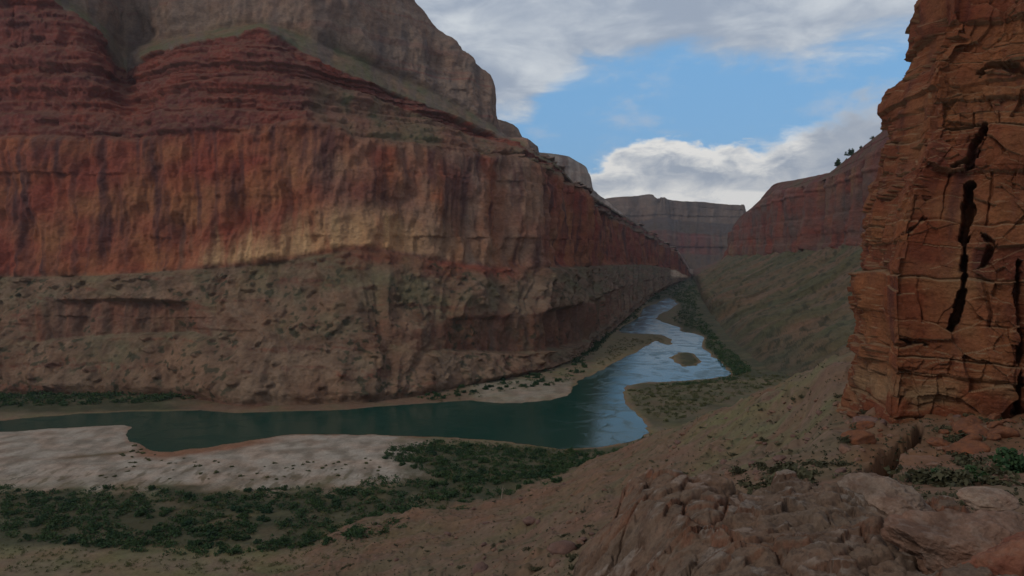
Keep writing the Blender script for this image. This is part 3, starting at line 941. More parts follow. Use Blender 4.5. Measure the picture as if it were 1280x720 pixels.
# ------------------------------------------------------------------ near rock tower on the right
def tower():
    ycol = np.concatenate([np.linspace(-330, -25, 90), np.linspace(-24.2, 560, 700), np.linspace(565, 640, 12)])
    zs = len(ycol)
    ledge = np.array([(-330, 1178), (-100, 1160), (0, 1150), (20, 1147), (45, 1139), (62, 1131), (80, 1129), (96, 1123), (101, 1121), (106, 1127), (130, 1124), (150, 1121), (168, 1118), (182, 1112), (200, 1108), (222, 1097), (240, 1090), (262, 1086), (290, 1078), (318, 1071), (335, 1066), (352, 1068), (385, 1070), (420, 1072), (460, 1070), (490, 1066), (515, 1063), (545, 1058), (640, 1045)], float) + np.array([0, 30.0])
    xe = np.interp(ycol, ledge[:, 0], ledge[:, 1])
    # columns: behind the left edge, the edge, the face, and round to the right of the picture
    t = np.concatenate([np.linspace(-1, 0, 60), np.linspace(0, 1, 400)[1:], np.linspace(1, 1.7, 50)[1:]])
    V = np.zeros((zs, len(t), 3))
    for r in range(zs):
        y = ycol[r]
        lean = np.interp(y, [-330, 150, 540, 640], [14, 6, 0, -4])
        face = t >= 0
        px = np.where(face, xe[r] + (1300 - xe[r]) * t, 0)
        # shape in depth: rounded corner at the edge, then coming towards the eye on the right
        d = 96 + lean - 6 * sstep(t, 0.15, 1.1) - 5 * np.sqrt(np.clip(t, 0, 0.10) / 0.10) - 12 * np.clip(t - 1, 0, 1)
        pt = P(px, y, d)
        z = pt[:, 2].copy()
        edge = P(xe[r], y, 96 + lean)
        # behind the edge: run back and right
        s = -t[~face]
        pt[~face, 0] = edge[0] + 5.0 * s + 30 * s ** 2
        pt[~face, 1] = edge[1] + 8 * np.sqrt(s) + 42 * s
        # constant height across the row
        zrow = HC - (y - HY) / F * 91
        pt[:, 2] = zrow
        # keep the pixel row for the front: move height only (the rock is built in rows of equal height)
        V[r] = pt
    # outline: at equal height the edge must be read at its own image row
    for r in range(zs):
        z = V[r, 0, 2]
        yy = HY + (HC - z) / (96) * F
        x_new = np.interp(yy, ledge[:, 0], ledge[:, 1])
        V[r, :, 0] += (x_new - xe[r]) / F * 96
    X, Y, Z = V[..., 0], V[..., 1], V[..., 2]
    T = np.broadcast_to(t, X.shape)
    w = np.concatenate([[0], np.cumsum(np.linalg.norm(np.diff(V[zs // 2][:, :2], axis=0), axis=1))])
    Wc = np.broadcast_to(w, X.shape)
    N = grid_normals(V, 6)
    if N[zs // 2, 200, 1] > 0:
        N = -N
    N[..., 2] *= 0.3
    N /= np.linalg.norm(N, axis=-1)[..., None]
    warp = 1.1 * fbm(X / 14, Y / 14, Z / 20, 3)
    # the beds dip gently
    zb = Z + 0.10 * X + warp
    kink = 0.5 * fbm(X / 3.5, Y / 3.5, Z / 5.0, 3)
    b1, i1, f1 = beds(zb, 4.2, 61, 0.06)
    j1, e1 = joints(Wc + 0.6 * warp + kink, i1, 5.5, 3)
    b2, i2, f2 = beds(zb + 0.3 * warp + 0.25 * kink, 0.95, 67, 0.10)
    j2, e2 = joints(Wc + 0.4 * warp + 0.8 * kink, i2 // 2, 1.6, 8)
    b3, i3, f3 = beds(zb + 0.2 * kink, 0.33, 71, 0.15)
    ang = (1 - sstep(np.minimum(f1, 1 - f1), 0.0, 0.06))
    crev = (1 - sstep(e1, 0.0, 0.05)) * (rnd(i1 * 11) > 0.45)
    crev2 = (1 - sstep(e2, 0.0, 0.06)) * (rnd(i2 * 19) > 0.5)
    wi, we, wa, wb = worley((Wc + 0.8 * warp + kink) / 4.0, zb / 3.2 + 0.2 * kink, 91)
    wi2, we2, wa2, wb2 = worley((Wc + kink) / 1.15, zb / 1.0 + 0.3 * kink, 133)
    rough_zone = sstep(fbm(X / 7, Y / 7, Z / 7, 2), -0.25, 0.2)
    D = 0.80 * b1 + 0.35 * j1 + 0.15 * b2 * rough_zone + 0.04 * b3 - 0.4 * ang - 0.5 * crev * (rnd(i1 * 29) > 0.5)
    D = D + 1.9 * (rnd(wi) - 0.5) + 0.9 * wa * (rnd(wi + 7) - 0.5) + 0.9 * wb * (rnd(wi + 13) - 0.5)
    D = D + rough_zone * (0.55 * (rnd(wi2) - 0.5) + 0.5 * wa2 * (rnd(wi2 + 7) - 0.5))
    D = D + 1.5 * fbm(X / 13, Y / 13, Z / 11, 2) + 0.16 * fbm(X / 1.3, Y / 1.3, Z / 1.0, 4)
    # flat clean panel low on the face
    panel = sstep(T, 0.03, 0.12) * (1 - sstep(T, 0.55, 0.65))
    yv = HY + (HC - Z) / 90 * F
    panel = panel * sstep(yv, 240, 270) * (1 - sstep(yv, 410, 430))
    D = D * (1 - 0.45 * panel) * (0.35 + 0.65 * sstep(np.abs(T - 0.02), 0.0, 0.10)) - 0.5
    # big shaded clefts and overhangs
    pxv = 640 + F * X / Y
    def cleft(path, depth, rag=3.0):
        nonlocal D
        pa = np.array(path, float)
        q = np.full(X.shape, 1e9); hw = np.zeros(X.shape)
        yq = HY + (HC - Z) / Y * F
        for a, b in zip(pa[:-1], pa[1:]):
            ex, ey = b[0] - a[0], b[1] - a[1]
            tt = np.clip(((pxv - a[0]) * ex + (yq - a[1]) * ey) / (ex * ex + ey * ey), 0, 1)
            ds = np.hypot(pxv - a[0] - tt * ex, yq - a[1] - tt * ey)
            ww = a[2] + (b[2] - a[2]) * tt
            k = ds - ww < q
            q = np.where(k, ds - ww, q)
        q = q + rag * fbm(X / 1.5, Y / 1.5, Z / 1.5, 3) + 1.6 * b2 + 3.0 * (rnd(wi2) - 0.5) + 4 * (rnd(wi) - 0.5)
        D = D - depth * (1 - sstep(q, -2.5, 2.0))
    front = T > -0.02
    D0 = D.copy()
    cleft([(1230, 158, 2), (1222, 178, 5), (1212, 200, 6), (1190, 208, 3)], 3.0, 2.0)
    cleft([(1212, 230, 4), (1210, 262, 6), (1206, 290, 4), (1205, 318, 2.5), (1206, 345, 2.5), (1201, 375, 3), (1195, 400, 2), (1188, 414, 1)], 5.0, 2.2)
    cleft([(1150, 212, 3), (1140, 228, 6), (1128, 243, 5)], 2.6)
    cleft([(1084, 252, 3), (1102, 252, 6), (1118, 248, 4)], 2.6)
    cleft([(1158, 62, 3), (1178, 48, 5), (1168, 30, 3)], 1.8)
    cleft([(1225, 90, 2), (1250, 80, 4), (1278, 90, 3)], 1.6)
    cleft([(1112, 432, 2), (1135, 431, 4), (1160, 430, 2)], 2.2)
    cleft([(1232, 295, 2), (1240, 305, 5), (1228, 330, 3)], 2.0)
    cleft([(1276, 330, 4), (1279, 420, 6), (1274, 520, 4)], 2.5)
    cleft([(1158, 272, 1.5), (1130, 300, 1.5)], 1.2)
    D = np.where(front, D, D0)
    V2 = V + N * D[..., None]
    V2[..., 2] += 0.25 * fbm(X / 3, Y / 3, Z / 3, 2)
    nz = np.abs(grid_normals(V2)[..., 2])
    patch = fbm(X / 9, Y / 9, Z / 6, 4)
    stain = fbm(Wc / 2.2, Z / 14, Z * 0 + 3, 4)
    base = lerp(np.array([0.29, 0.105, 0.05]), np.array([0.38, 0.175, 0.075]), np.clip(0.45 + 1.0 * patch, 0, 1))
    base = lerp(base, np.array([0.40, 0.22, 0.10]), np.clip(panel * (0.45 + patch), 0, 0.8))
    base = lerp(base, np.array([0.21, 0.065, 0.045]), np.clip(0.9 * (rnd(i1 * 7) - 0.55) + 0.5 * stain, 0, 0.8))
    base = lerp(base, np.array([0.12, 0.06, 0.05]), np.clip(0.9 * stain - 0.15, 0, 0.7))
    base = base * np.array([0.54, 0.49, 0.53])
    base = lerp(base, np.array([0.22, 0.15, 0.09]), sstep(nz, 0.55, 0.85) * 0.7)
    low = sstep(yv, 455, 500)
    base = lerp(base, np.array([0.23, 0.15, 0.085]), low * sstep(patch, -0.3, 0.3) * 0.8)
    o = grid_mesh('rock_pillar', V2, MAT_NEAR, base)
    structure(o, 'near orange red rock pillar with ledges and a dark vertical cleft')


tower()

def near_fissure(px, y):
    return any(abs(px - cx) < 26 and abs(y - cy) < 14 for cx, cy, cw in CRACK)


# ------------------------------------------------------------------ boulders
import bmesh


def rock_verts(sub, seed, dims, facets=14, rough=0.10, flat=0.0):
    bm = bmesh.new()
    bmesh.ops.create_icosphere(bm, subdivisions=sub, radius=1)
    v = np.array([x.co[:] for x in bm.verts])
    f = np.array([[x.index for x in p.verts] for p in bm.faces])
    bm.free()
    r = np.random.default_rng(seed)
    n = r.normal(size=(facets, 3)); n /= np.linalg.norm(n, axis=1)[:, None]
    h = 0.62 + 0.38 * r.random(facets)
    dots = v @ n.T
    rad = np.where(dots > 0.05, h / np.maximum(dots, 0.05), 9)
    kk = 45.0
    rad = -np.log(np.sum(np.exp(-kk * np.minimum(rad, 3)), 1)) / kk
    rad = np.minimum(rad, 1.15)
    q = v * rad[:, None]
    o = seed * 3.17
    dsp = rough * fbm(q[:, 0] * 2 + o, q[:, 1] * 2, q[:, 2] * 2, 5) + rough * 0.35 * ridged(q[:, 0] * 3 + o, q[:, 1] * 3, q[:, 2] * 4, 4)
    b, i, ff = beds(q[:, 2] + 0.08 * fbm(q[:, 0] * 2, q[:, 1] * 2, q[:, 2] * 0 + o, 2), 0.22, seed)
    q = q + v * (dsp + flat * 0.10 * b)[:, None]
    return q * np.array(dims), f, q


def boulder(px, y, d, dims, rz, tint, label, seed, sub=6, facets=14, rough=0.10, flat=0.3, tilt=0.0, cat='boulder', name='boulder', lift=0.0):
    v, f, q = rock_verts(sub, seed, dims, facets, rough, flat)
    o_ = seed * 1.3
    pat = fbm(q[:, 0] * 1.6 + o_, q[:, 1] * 1.6, q[:, 2] * 1.6, 5)
    lich = sstep(fbm(q[:, 0] * 5 + o_, q[:, 1] * 5, q[:, 2] * 5, 4), 0.05, 0.4)
    t1, t2, t3 = [np.array(a) for a in tint]
    col = lerp(t1, t2, np.clip(0.45 + 1.3 * pat, 0, 1))
    col = lerp(col, t3, lich * 0.25)
    ob = new_mesh(name, v, f.ravel(), np.full(len(f), 3), MAT_BOULDER, np.clip(col, 0, 1), True)
    x, yy, z = P(px, y, d)
    ob.location = (x, yy, z + lift)
    ob.rotation_euler = (R(tilt), R(tilt * 0.4), R(rz))
    return thing(ob, label, cat)


PINK = ((0.23, 0.145, 0.108), (0.155, 0.092, 0.067), (0.32, 0.26, 0.22))
GREY = ((0.25, 0.19, 0.15), (0.17, 0.115, 0.088), (0.34, 0.29, 0.25))
REDR = ((0.27, 0.12, 0.075), (0.20, 0.075, 0.05), (0.30, 0.20, 0.15))
DARK = ((0.19, 0.12, 0.10), (0.13, 0.08, 0.07), (0.28, 0.21, 0.18))
PALE = ((0.30, 0.22, 0.17), (0.23, 0.155, 0.115), (0.34, 0.28, 0.23))
# the broken outcrop at the feet of the viewer: (photo x, photo y, distance, half sizes)
boulder(1085, 640, 15.5, (1.0, 0.9, 0.62), -25, GREY, 'grey pale topped boulder at the end of the foreground outcrop', 5, 7, 16, 0.13, 0.6)
boulder(1215, 690, 11.5, (1.05, 0.9, 0.62), -12, PINK, 'large rounded pink boulder in the corner nearest the rock pillar', 9, 7, 18, 0.13, 0.7, 12)
boulder(1290, 720, 10.5, (0.9, 0.8, 0.65), 30, REDR, 'reddish boulder cut off by the frame beside the pink corner boulder', 12, 6, 12, 0.10, 0.3)
boulder(1235, 624, 27.0, (0.95, 0.75, 0.36), 15, PALE, 'pale flat topped slab standing among bushes below the rock pillar', 14, 5, 10, 0.08, 0.8)

def outcrop():
    xs = np.arange(0.2, 15.5, 0.026)
    ds = np.arange(7.5, 23.0, 0.028)
    X, Y = np.meshgrid(xs, ds)
    n1 = fbm(X / 2.2, Y / 2.2, X * 0 + 40, 4)
    n2 = fbm(X / 0.30, Y / 0.30, X * 0 + 41, 4)
    px = 640 + F * X / 17.0
    yc = tab(px, [(600, 830), (680, 745), (720, 700), (760, 655), (800, 618), (840, 603), (900, 596), (960, 592), (1010, 591), (1050, 597), (1085, 604), (1110, 618), (1130, 636), (1160, 646), (1200, 640), (1260, 640), (1330, 650), (1480, 690)])
    zc = HC - (yc - HY) / F * 17.0
    dc = 17.0 + 1.3 * n1 + 0.8 * pn(X / 1.1, Y * 0, X * 0 + 3)
    Z = zc + 0.07 * np.clip(dc - Y, 0, 20) - 1.9 * np.clip(Y - dc, 0, 20) - 0.9 * sstep(14.2 + n1, 11.6 + n1, Y) * 0.0
    # broken joint blocks of two sizes, each with its own height and tilt
    wx, wy = X * 0.82 + Y * 0.57 + 0.25 * n1, -X * 0.57 + Y * 0.82 + 0.25 * n1
    i1, e1, ax, ay = worley(wx / 1.5, wy / 1.15, 11)
    i2, e2, bx, by = worley(wx / 0.55 + 0.1 * n2, wy / 0.42, 47)
    Z = Z + (0.34 * (rnd(i1) - 0.5) + 0.30 * ax * (rnd(i1 + 9) - 0.5) + 0.30 * ay * (rnd(i1 + 19) - 0.5)) * sstep(e1, 0.0, 0.22)
    Z = Z + 0.16 * (rnd(i2) - 0.5) + 0.14 * bx * (rnd(i2 + 9) - 0.5) + 0.14 * by * (rnd(i2 + 19) - 0.5)
    Z = Z - 0.20 * (1 - sstep(e1 + 0.05 * n2, 0.0, 0.10)) * (rnd(i1 + 31) > 0.45) - 0.05 * (1 - sstep(e2 + 0.06 * n2, 0.0, 0.10))
    lay, li, lf = beds(Z * 1.0 + 0.15 * n1 + 0.2 * X, 0.11, 5, 0.3)
    Z = Z + 0.014 * lay + 0.20 * n1 + 0.045 * n2 + 0.02 * fbm(X / 0.09, Y / 0.09, X * 0 + 44, 2)
    V = np.stack([X, Y, Z], -1)
    nz = np.abs(grid_normals(V)[..., 2])
    p = fbm(X / 0.8, Y / 0.8, Z / 0.8, 5)
    col = lerp(np.array([0.175, 0.125, 0.092]), np.array([0.118, 0.078, 0.057]), np.clip(0.45 + 1.1 * p + 0.5 * (rnd(i1 + 5) - 0.5), 0, 1))
    col = lerp(col, np.array([0.26, 0.215, 0.18]), np.clip(sstep(p + 0.5 * n2, 0.10, 0.5) * sstep(nz, 0.5, 0.8) * 0.75, 0, 1))
    col = lerp(col, np.array([0.21, 0.085, 0.05]), np.clip((1 - sstep(nz, 0.35, 0.75)) * (0.15 + 0.8 * n1), 0, 0.7))
    col = lerp(col, np.array([0.06, 0.045, 0.04]), sstep(fbm(X / 0.12, Y / 0.12, Z / 0.12, 3), 0.3, 0.55) * 0.5)
    o = grid_mesh('rock_outcrop', V, MAT_BOULDER, col)
    thing(o, 'broken brown bedrock outcrop with grey patches filling the near foreground', 'rock outcrop')


outcrop()

# stones lying on the near hillside: each stands on its own spot of the slope
proto_v = [rock_verts(3, 100 + k, (1, 0.8, 0.6), 10, 0.12, 0.3) for k in range(5)]
proto_o = []
for k, (v, f, q) in enumerate(proto_v):
    for t_i, tint in enumerate((DARK, PINK)):
        t1, t2, t3 = [np.array(a) for a in tint]
        col = lerp(t1, t2, np.clip(0.5 + 1.3 * fbm(q[:, 0] * 2, q[:, 1] * 2, q[:, 2] * 2, 4), 0, 1))
        me_o = new_mesh('stone', v, f.ravel(), np.full(len(f), 3), MAT_BOULDER, np.clip(col, 0, 1), True)
        proto_o.append(me_o.data)
        bpy.data.objects.remove(me_o)
named = [(664, 655, 3.4, 'dark slab shaped rock on the hillside just below the riverside thicket'),
         (602, 714, 2.6, 'dark rounded rock on the hillside at the lower edge of the view'),
         (700, 690, 2.4, 'grey brown rock lying on the slope left of the outcrop'),
         (1084, 531, 1.6, 'brown rock at the foot of the rock pillar')]
for i, (px, y, s, lab) in enumerate(named):
    g = ray_ground(px, y)
    if g:
        o = bpy.data.objects.new('rock', proto_o[(i * 2) % 10])
        S.collection.objects.link(o)
        o.location = (g[0], g[1], g[2] + 0.15 * s)
        o.scale = (s, s * 0.9, s * 0.8)
        o.rotation_euler = (0.1, 0.1, i * 1.7)
        thing(o, lab, 'rock')
cnt = 0
while cnt < 170:
    px = random.uniform(420, 1260)
    y = random.uniform(500, 719)
    if (px > 760 and y > 600) or near_fissure(px, y):
        continue
    g = ray_ground(px, y)
    if not g or g[1] > 560 or g[1] < 22 or g[2] < 6:
        continue
    s = random.choice([0.35, 0.45, 0.6, 0.8, 1.1]) * (0.5 + g[1] / 350)
    o = bpy.data.objects.new('stone', random.choice(proto_o))
    S.collection.objects.link(o)
    o.location = (g[0], g[1], g[2] + 0.1 * s)
    o.scale = (s, s * random.uniform(0.7, 1.1), s * random.uniform(0.6, 1.0))
    o.rotation_euler = (random.uniform(-.3, .3), random.uniform(-.3, .3), random.uniform(0, 6.28))
    thing(o, 'small brown stone lying among tufts on the near hillside', 'stone', 'stones scattered on the near hillside')
    cnt += 1

red_me = []
for k in range(4):
    v, f, q = rock_verts(4, 140 + k, (1, 0.8, 0.65), 9, 0.08, 0.5)
    col = lerp(np.array([0.20, 0.085, 0.045]), np.array([0.13, 0.062, 0.042]), np.clip(0.5 + 1.3 * fbm(q[:, 0] * 2, q[:, 1] * 2, q[:, 2] * 2, 4), 0, 1))
    t_ = new_mesh('fallen_block', v, f.ravel(), np.full(len(f), 3), MAT_BOULDER, np.clip(col, 0, 1), True)
    red_me.append(t_.data)
    bpy.data.objects.remove(t_)
cnt = 0
while cnt < 46:
    px, y = random.uniform(1062, 1279), random.gauss(528, 20)
    g = ray_ground(px, y)
    if not g or g[1] > 100 or g[1] < 48 or near_fissure(px, y):
        continue
    s_ = random.choice([0.35, 0.5, 0.7, 1.0, 1.5])
    o = bpy.data.objects.new('fallen_block', random.choice(red_me))
    S.collection.objects.link(o)
    o.location = (g[0], g[1], g[2] + 0.12 * s_)
    o.scale = (s_, s_ * random.uniform(0.7, 1.1), s_ * random.uniform(0.7, 1.0))
    o.rotation_euler = (random.uniform(-.4, .4), random.uniform(-.4, .4), random.uniform(0, 6.28))
    thing(o, 'red brown block fallen at the foot of the near rock pillar', 'rock', 'fallen blocks below the rock pillar')
    cnt += 1

# ------------------------------------------------------------------ shrubs
L_DARK = leaf_mat('dark_riverside_leaves', (0.012, 0.046, 0.026), (0.058, 0.100, 0.032))
L_OLIVE = leaf_mat('olive_leaves', (0.060, 0.075, 0.030), (0.13, 0.13, 0.050))
L_SCRUB = leaf_mat('dry_scrub_leaves', (0.045, 0.048, 0.028), (0.095, 0.090, 0.050))
WOOD = bpy.data.materials.new('dead_wood')
WOOD.use_nodes = True
_t = NT(WOOD.node_tree)
_tc = _t.n('ShaderNodeTexCoord')
_t.put(WOOD.node_tree.nodes['Principled BSDF'].inputs['Base Color'], _t.mix(_t.noise(_tc.outputs['Object'], 3.0, 5, 0.6), (0.20, 0.16, 0.12), (0.42, 0.36, 0.29)))
WOOD.node_tree.nodes['Principled BSDF'].inputs['Roughness'].default_value = 0.9


def leaf_cloud(r, n, dims, leaf, lobes=6):
    """n small leaf blades gathered on the outside of several lobes"""
    c = r.normal(size=(lobes, 3)) * 0.42
    c[:, 2] = np.abs(c[:, 2]) * 0.8 + 0.15
    s = 0.30 + 0.30 * r.random(lobes)
    k = r.integers(0, lobes, n)
    u = r.normal(size=(n, 3)); u /= np.linalg.norm(u, axis=1)[:, None]
    p = c[k] + u * (s[k] * (0.55 + 0.5 * r.random(n)))[:, None]
    p[:, 2] = np.maximum(p[:, 2], 0.02)
    p = p * np.array(dims)
    a = r.normal(size=(n, 3)); a[:, 2] *= 0.8; a /= np.linalg.norm(a, axis=1)[:, None]
    b = np.cross(a, r.normal(size=(n, 3))); b /= np.linalg.norm(b, axis=1)[:, None]
    l = leaf * (0.6 + 0.8 * r.random(n))[:, None]
    q = np.stack([p - a * l, p + b * l * 0.6, p + a * l, p - b * l * 0.6], 1)
    return q.reshape(-1, 3)


def quads(v):
    n = len(v) // 4
    return np.arange(4 * n), np.full(n, 4)


def shrub_mesh(name, seed, n, dims, leaf, mat, lobes=7):
    v = leaf_cloud(np.random.default_rng(seed), n, dims, leaf, lobes)
    ff, sz = quads(v)
    o = new_mesh(name, v, ff, sz, mat, None, False)
    me = o.data
    bpy.data.objects.remove(o)
    return me


protos = {
    'dark': [shrub_mesh('riverside_shrub', 200 + k, 420, (1.0, 1.0, 0.9), 0.16, L_DARK, 8) for k in range(5)],
    'olive': [shrub_mesh('olive_shrub', 220 + k, 320, (1.0, 1.0, 0.7), 0.15, L_OLIVE, 7) for k in range(4)],
    'scrub': [shrub_mesh('desert_bush', 240 + k, 200, (1.0, 1.0, 0.7), 0.16, L_SCRUB, 6) for k in range(4)],
}


def in_poly(x, y, poly):
    c = False
    j = len(poly) - 1
    for i in range(len(poly)):
        (xi, yi), (xj, yj) = poly[i], poly[j]
        if (yi > y) != (yj > y) and x < (xj - xi) * (y - yi) / (yj - yi) + xi:
            c = not c
        j = i
    return c


def scatter(poly, want, zmax=None, dens=None, min_sd=1.0):
    """plan points on the ground seen inside an outline"""
    xs = [p[0] for p in poly]; ys = [p[1] for p in poly]
    out = []
    tries = 0
    while len(out) < want and tries < want * 60:
        tries += 1
        px, y = random.uniform(min(xs), max(xs)), random.uniform(min(ys), max(ys))
        if not in_poly(px, y, poly):
            continue
        d0 = float(flat_d(y, 1.5))
        x0 = (px - 640) / F * d0
        z0 = float(ground_z(x0, d0)[0])
        if z0 < 0.12:
            continue
        if z0 > 4.5:
            g = ray_ground(px, y)
            if not g:
                continue
            x0, d0, z0 = g
        if zmax is not None and z0 > zmax:
            continue
        if dens is not None:
            v = float(fbm(np.array([x0 / dens[0]]), np.array([d0 / dens[0]]), np.array([dens[2]]), 3)[0])
            if v < dens[1]:
                continue
        out.append((x0, d0, z0))
    return out


# outlines measured on the photograph
NEAR_THICKET = [(0, 612), (60, 618), (150, 610), (250, 622), (330, 617), (420, 606), (480, 598), (520, 606), (560, 600), (640, 596), (700, 582), (770, 566), (800, 568), (760, 585), (700, 606), (630, 626), (560, 648), (480, 668), (380, 688), (250, 702), (120, 690), (0, 676)]
SHORE_THICKET = [(486, 560), (540, 549), (620, 556), (700, 564), (775, 562), (790, 568), (760, 590), (700, 600), (640, 606), (560, 606), (520, 590), (480, 580)]
FAR_BANK = [(-40, 484), (60, 478), (140, 476), (200, 482), (262, 490), (255, 498), (200, 503), (100, 507), (-40, 512)]
FAR_BANK_STRIP = [(520, 497), (580, 484), (640, 476), (690, 463), (725, 452), (735, 458), (722, 472), (690, 482), (640, 489), (590, 497), (540, 503)]
UPSTREAM_LEFT = [(728, 445), (745, 425), (765, 404), (790, 386), (815, 372), (825, 372), (800, 385), (795, 398), (770, 409), (760, 420), (742, 444)]
BAR_EDGE = [(742, 455), (760, 436), (775, 425), (820, 420), (836, 425), (800, 430), (780, 442), (755, 456)]
RIGHT_FLATS = [(784, 486), (812, 481), (860, 480), (912, 473), (925, 455), (960, 470), (990, 474), (940, 492), (890, 510), (850, 524), (830, 528), (808, 515), (790, 500)]
RIGHT_BANK = [(848, 388), (866, 370), (872, 382), (882, 405), (902, 432), (940, 462), (920, 470), (912, 462), (896, 444), (884, 430), (884, 420), (860, 409), (840, 401)]
RIGHT_EDGE = [(912, 470), (925, 474), (900, 480), (850, 483), (812, 482), (850, 478), (880, 476)]
NEAR_EDGE = [(775, 560), (800, 551), (815, 540), (840, 535), (830, 550), (800, 562), (780, 570)]


def plant(kind, name, pts, smin, smax, label, group, cat='shrub', flatz=1.0):
    for x, d, z in pts:
        o = bpy.data.objects.new(name, random.choice(protos[kind]))
        S.collection.objects.link(o)
        s = random.uniform(smin, smax)
        o.location = (x, d, z - 0.06 * s)
        o.scale = (s * random.uniform(0.85, 1.25), s * random.uniform(0.85, 1.25), s * random.uniform(0.75, 1.1) * flatz)
        o.rotation_euler = (0, 0, random.uniform(0, 6.28))
        thing(o, label, cat, group)


def mass(name, groups, label):
    """far or tangled growth that nobody could count, as one object"""
    r = np.random.default_rng(5)
    vs = []
    for pts, smin, smax, n in groups:
        for x, d, z in pts:
            s = smin + (smax - smin) * r.random()
            v = leaf_cloud(r, n, (s * 1.1, s * 1.1, s * 0.85), s * 0.17, 5)
            vs.append(v + np.array([x, d, z - 0.05 * s]))
    return np.concatenate(vs)


def stuff(o, label):
    o['kind'] = 'stuff'
    o['label'] = label
    return o


a = scatter(NEAR_THICKET, 120, 14, (26, -0.02, 1.0))
b = scatter(SHORE_THICKET, 110, 8)
plant('dark', 'riverside_shrub', a, 1.7, 3.2, 'dark green shrub in the thicket below the near sand bar', 'shrubs of the near riverside thicket')
plant('dark', 'riverside_shrub', b, 1.6, 3.2, 'dark green shrub in the dense thicket at the inner bend of the near bank', 'shrubs at the inner bend')
plant('dark', 'riverside_shrub', scatter(FAR_BANK_STRIP, 46, 8), 2.2, 3.6, 'dark shrub along the foot of the long wall across the river', 'shrubs along the opposite bank')
plant('olive', 'olive_shrub', scatter(RIGHT_FLATS, 90, 12), 1.8, 3.2, 'olive green shrub on the flats inside the right hand bend', 'shrubs on the right bank flats')
plant('olive', 'olive_shrub', scatter([(160, 562), (300, 585), (480, 575), (500, 600), (350, 604), (120, 604)], 64, 4), 0.7, 1.7, 'small olive bush dotted over the pale sand bar', 'bushes on the sand bar')
plant('olive', 'olive_shrub', scatter([(146, 556), (172, 552), (182, 566), (160, 572), (140, 568)], 7, 4), 1.3, 2.0, 'olive bush beside the old channel of the sand bar', 'bushes by the old channel')
hs = []
while len(hs) < 130:
    px, y = random.uniform(430, 1270), random.uniform(455, 715)
    if (px > 760 and y > 618) or near_fissure(px, y):
        continue
    g = ray_ground(px, y)
    if not g or g[2] < 9 or g[1] > 560 or g[1] < 34:
        continue
    hs.append(g)
plant('scrub', 'desert_bush', hs, 0.5, 1.25, 'low dry bush growing on the near stony hillside', 'bushes scattered on the near hillside', 'bush')
for (px, y, s, lab) in [(1172, 604, 0.7, 'green bush behind the grey pale topped boulder'), (1262, 590, 1.4, 'tall dark green bush beside the pale slab below the rock pillar'), (1215, 600, 0.7, 'small green bush between the slab and the dark fissure')]:
    g = ray_ground(px, y)
    if g:
        o = bpy.data.objects.new('green_bush', protos['dark'][2])
        S.collection.objects.link(o)
        o.location = g
        o.scale = (s, s, s)
        thing(o, lab, 'bush')

v = mass('t', [(scatter(NEAR_THICKET, 1150, 14, (30, -0.30, 1.0)), 1.3, 3.4, 64), (scatter(SHORE_THICKET, 620, 8), 1.3, 3.0, 70), (scatter(FAR_BANK, 520, 30), 2.8, 5.4, 60),
               (scatter(FAR_BANK_STRIP, 110, 8), 1.6, 2.8, 50), (scatter(UPSTREAM_LEFT, 260, 10), 3.0, 6.0, 40), (scatter(RIGHT_BANK, 420, 14), 2.6, 6.0, 40), (scatter(RIGHT_EDGE, 90, 6), 2.0, 3.5, 40), (scatter([(806, 373), (826, 362), (850, 350), (868, 352), (874, 372), (866, 384), (848, 377), (836, 371), (820, 376)], 260, 30), 4.0, 9.0, 36), (scatter([(700, 452), (745, 428), (768, 404), (792, 386), (812, 372), (800, 382), (776, 406), (752, 432), (720, 456)], 220, 30), 3.0, 6.0, 36), (scatter(NEAR_EDGE, 60, 8), 1.2, 2.4, 50)], '')
ff, sz = quads(v)
stuff(new_mesh('riverside_vegetation', v, ff, sz, L_DARK, None, False), 'dark tangled growth along both river banks')
LOWER = [(0, 684), (120, 694), (250, 706), (380, 692), (480, 672), (560, 652), (470, 700), (380, 722), (0, 722)]
v = mass('t', [(scatter(NEAR_THICKET, 420, 14, (30, -0.5, 1.0)), 0.9, 2.2, 50), (scatter(LOWER, 260, 14), 0.6, 1.6, 44), (scatter(SHORE_THICKET, 160, 8), 1.0, 2.0, 50), (scatter([(560, 547), (660, 556), (740, 562), (700, 572), (600, 566)], 170, 6), 0.9, 1.8, 50), (scatter(RIGHT_FLATS, 420, 12), 1.2, 2.6, 50), (scatter(BAR_EDGE, 120, 4), 1.5, 3.0, 40), (scatter(ISLET, 26, 3), 1.0, 2.0, 40)], '')
ff, sz = quads(v)
stuff(new_mesh('olive_undergrowth', v, ff, sz, L_OLIVE, None, False), 'olive undergrowth on the river flats and bars')


# grass tufts on the near hillside: uncountable
def tufts():
    r = np.random.default_rng(9)
    vs = []
    n = 0
    while n < 3800:
        px, y = r.uniform(300, 1290), r.uniform(452, 735)
        g = ray_ground(px, y)
        if not g or g[2] < 7 or g[1] > 560:
            continue
        n += 1
        s = r.uniform(0.12, 0.40) * (0.45 + min(g[1], 300) / 260)
        k = 14
        v_ = leaf_cloud(r, k, (s, s, s * 0.8), s * 0.35, 3)
        vs.append(v_ + np.array(g))
    return np.concatenate(vs)


v = tufts()
ff, sz = quads(v)
stuff(new_mesh('dry_grass', v, ff, sz, L_SCRUB, None, False), 'dry grass tufts over the near hillside')


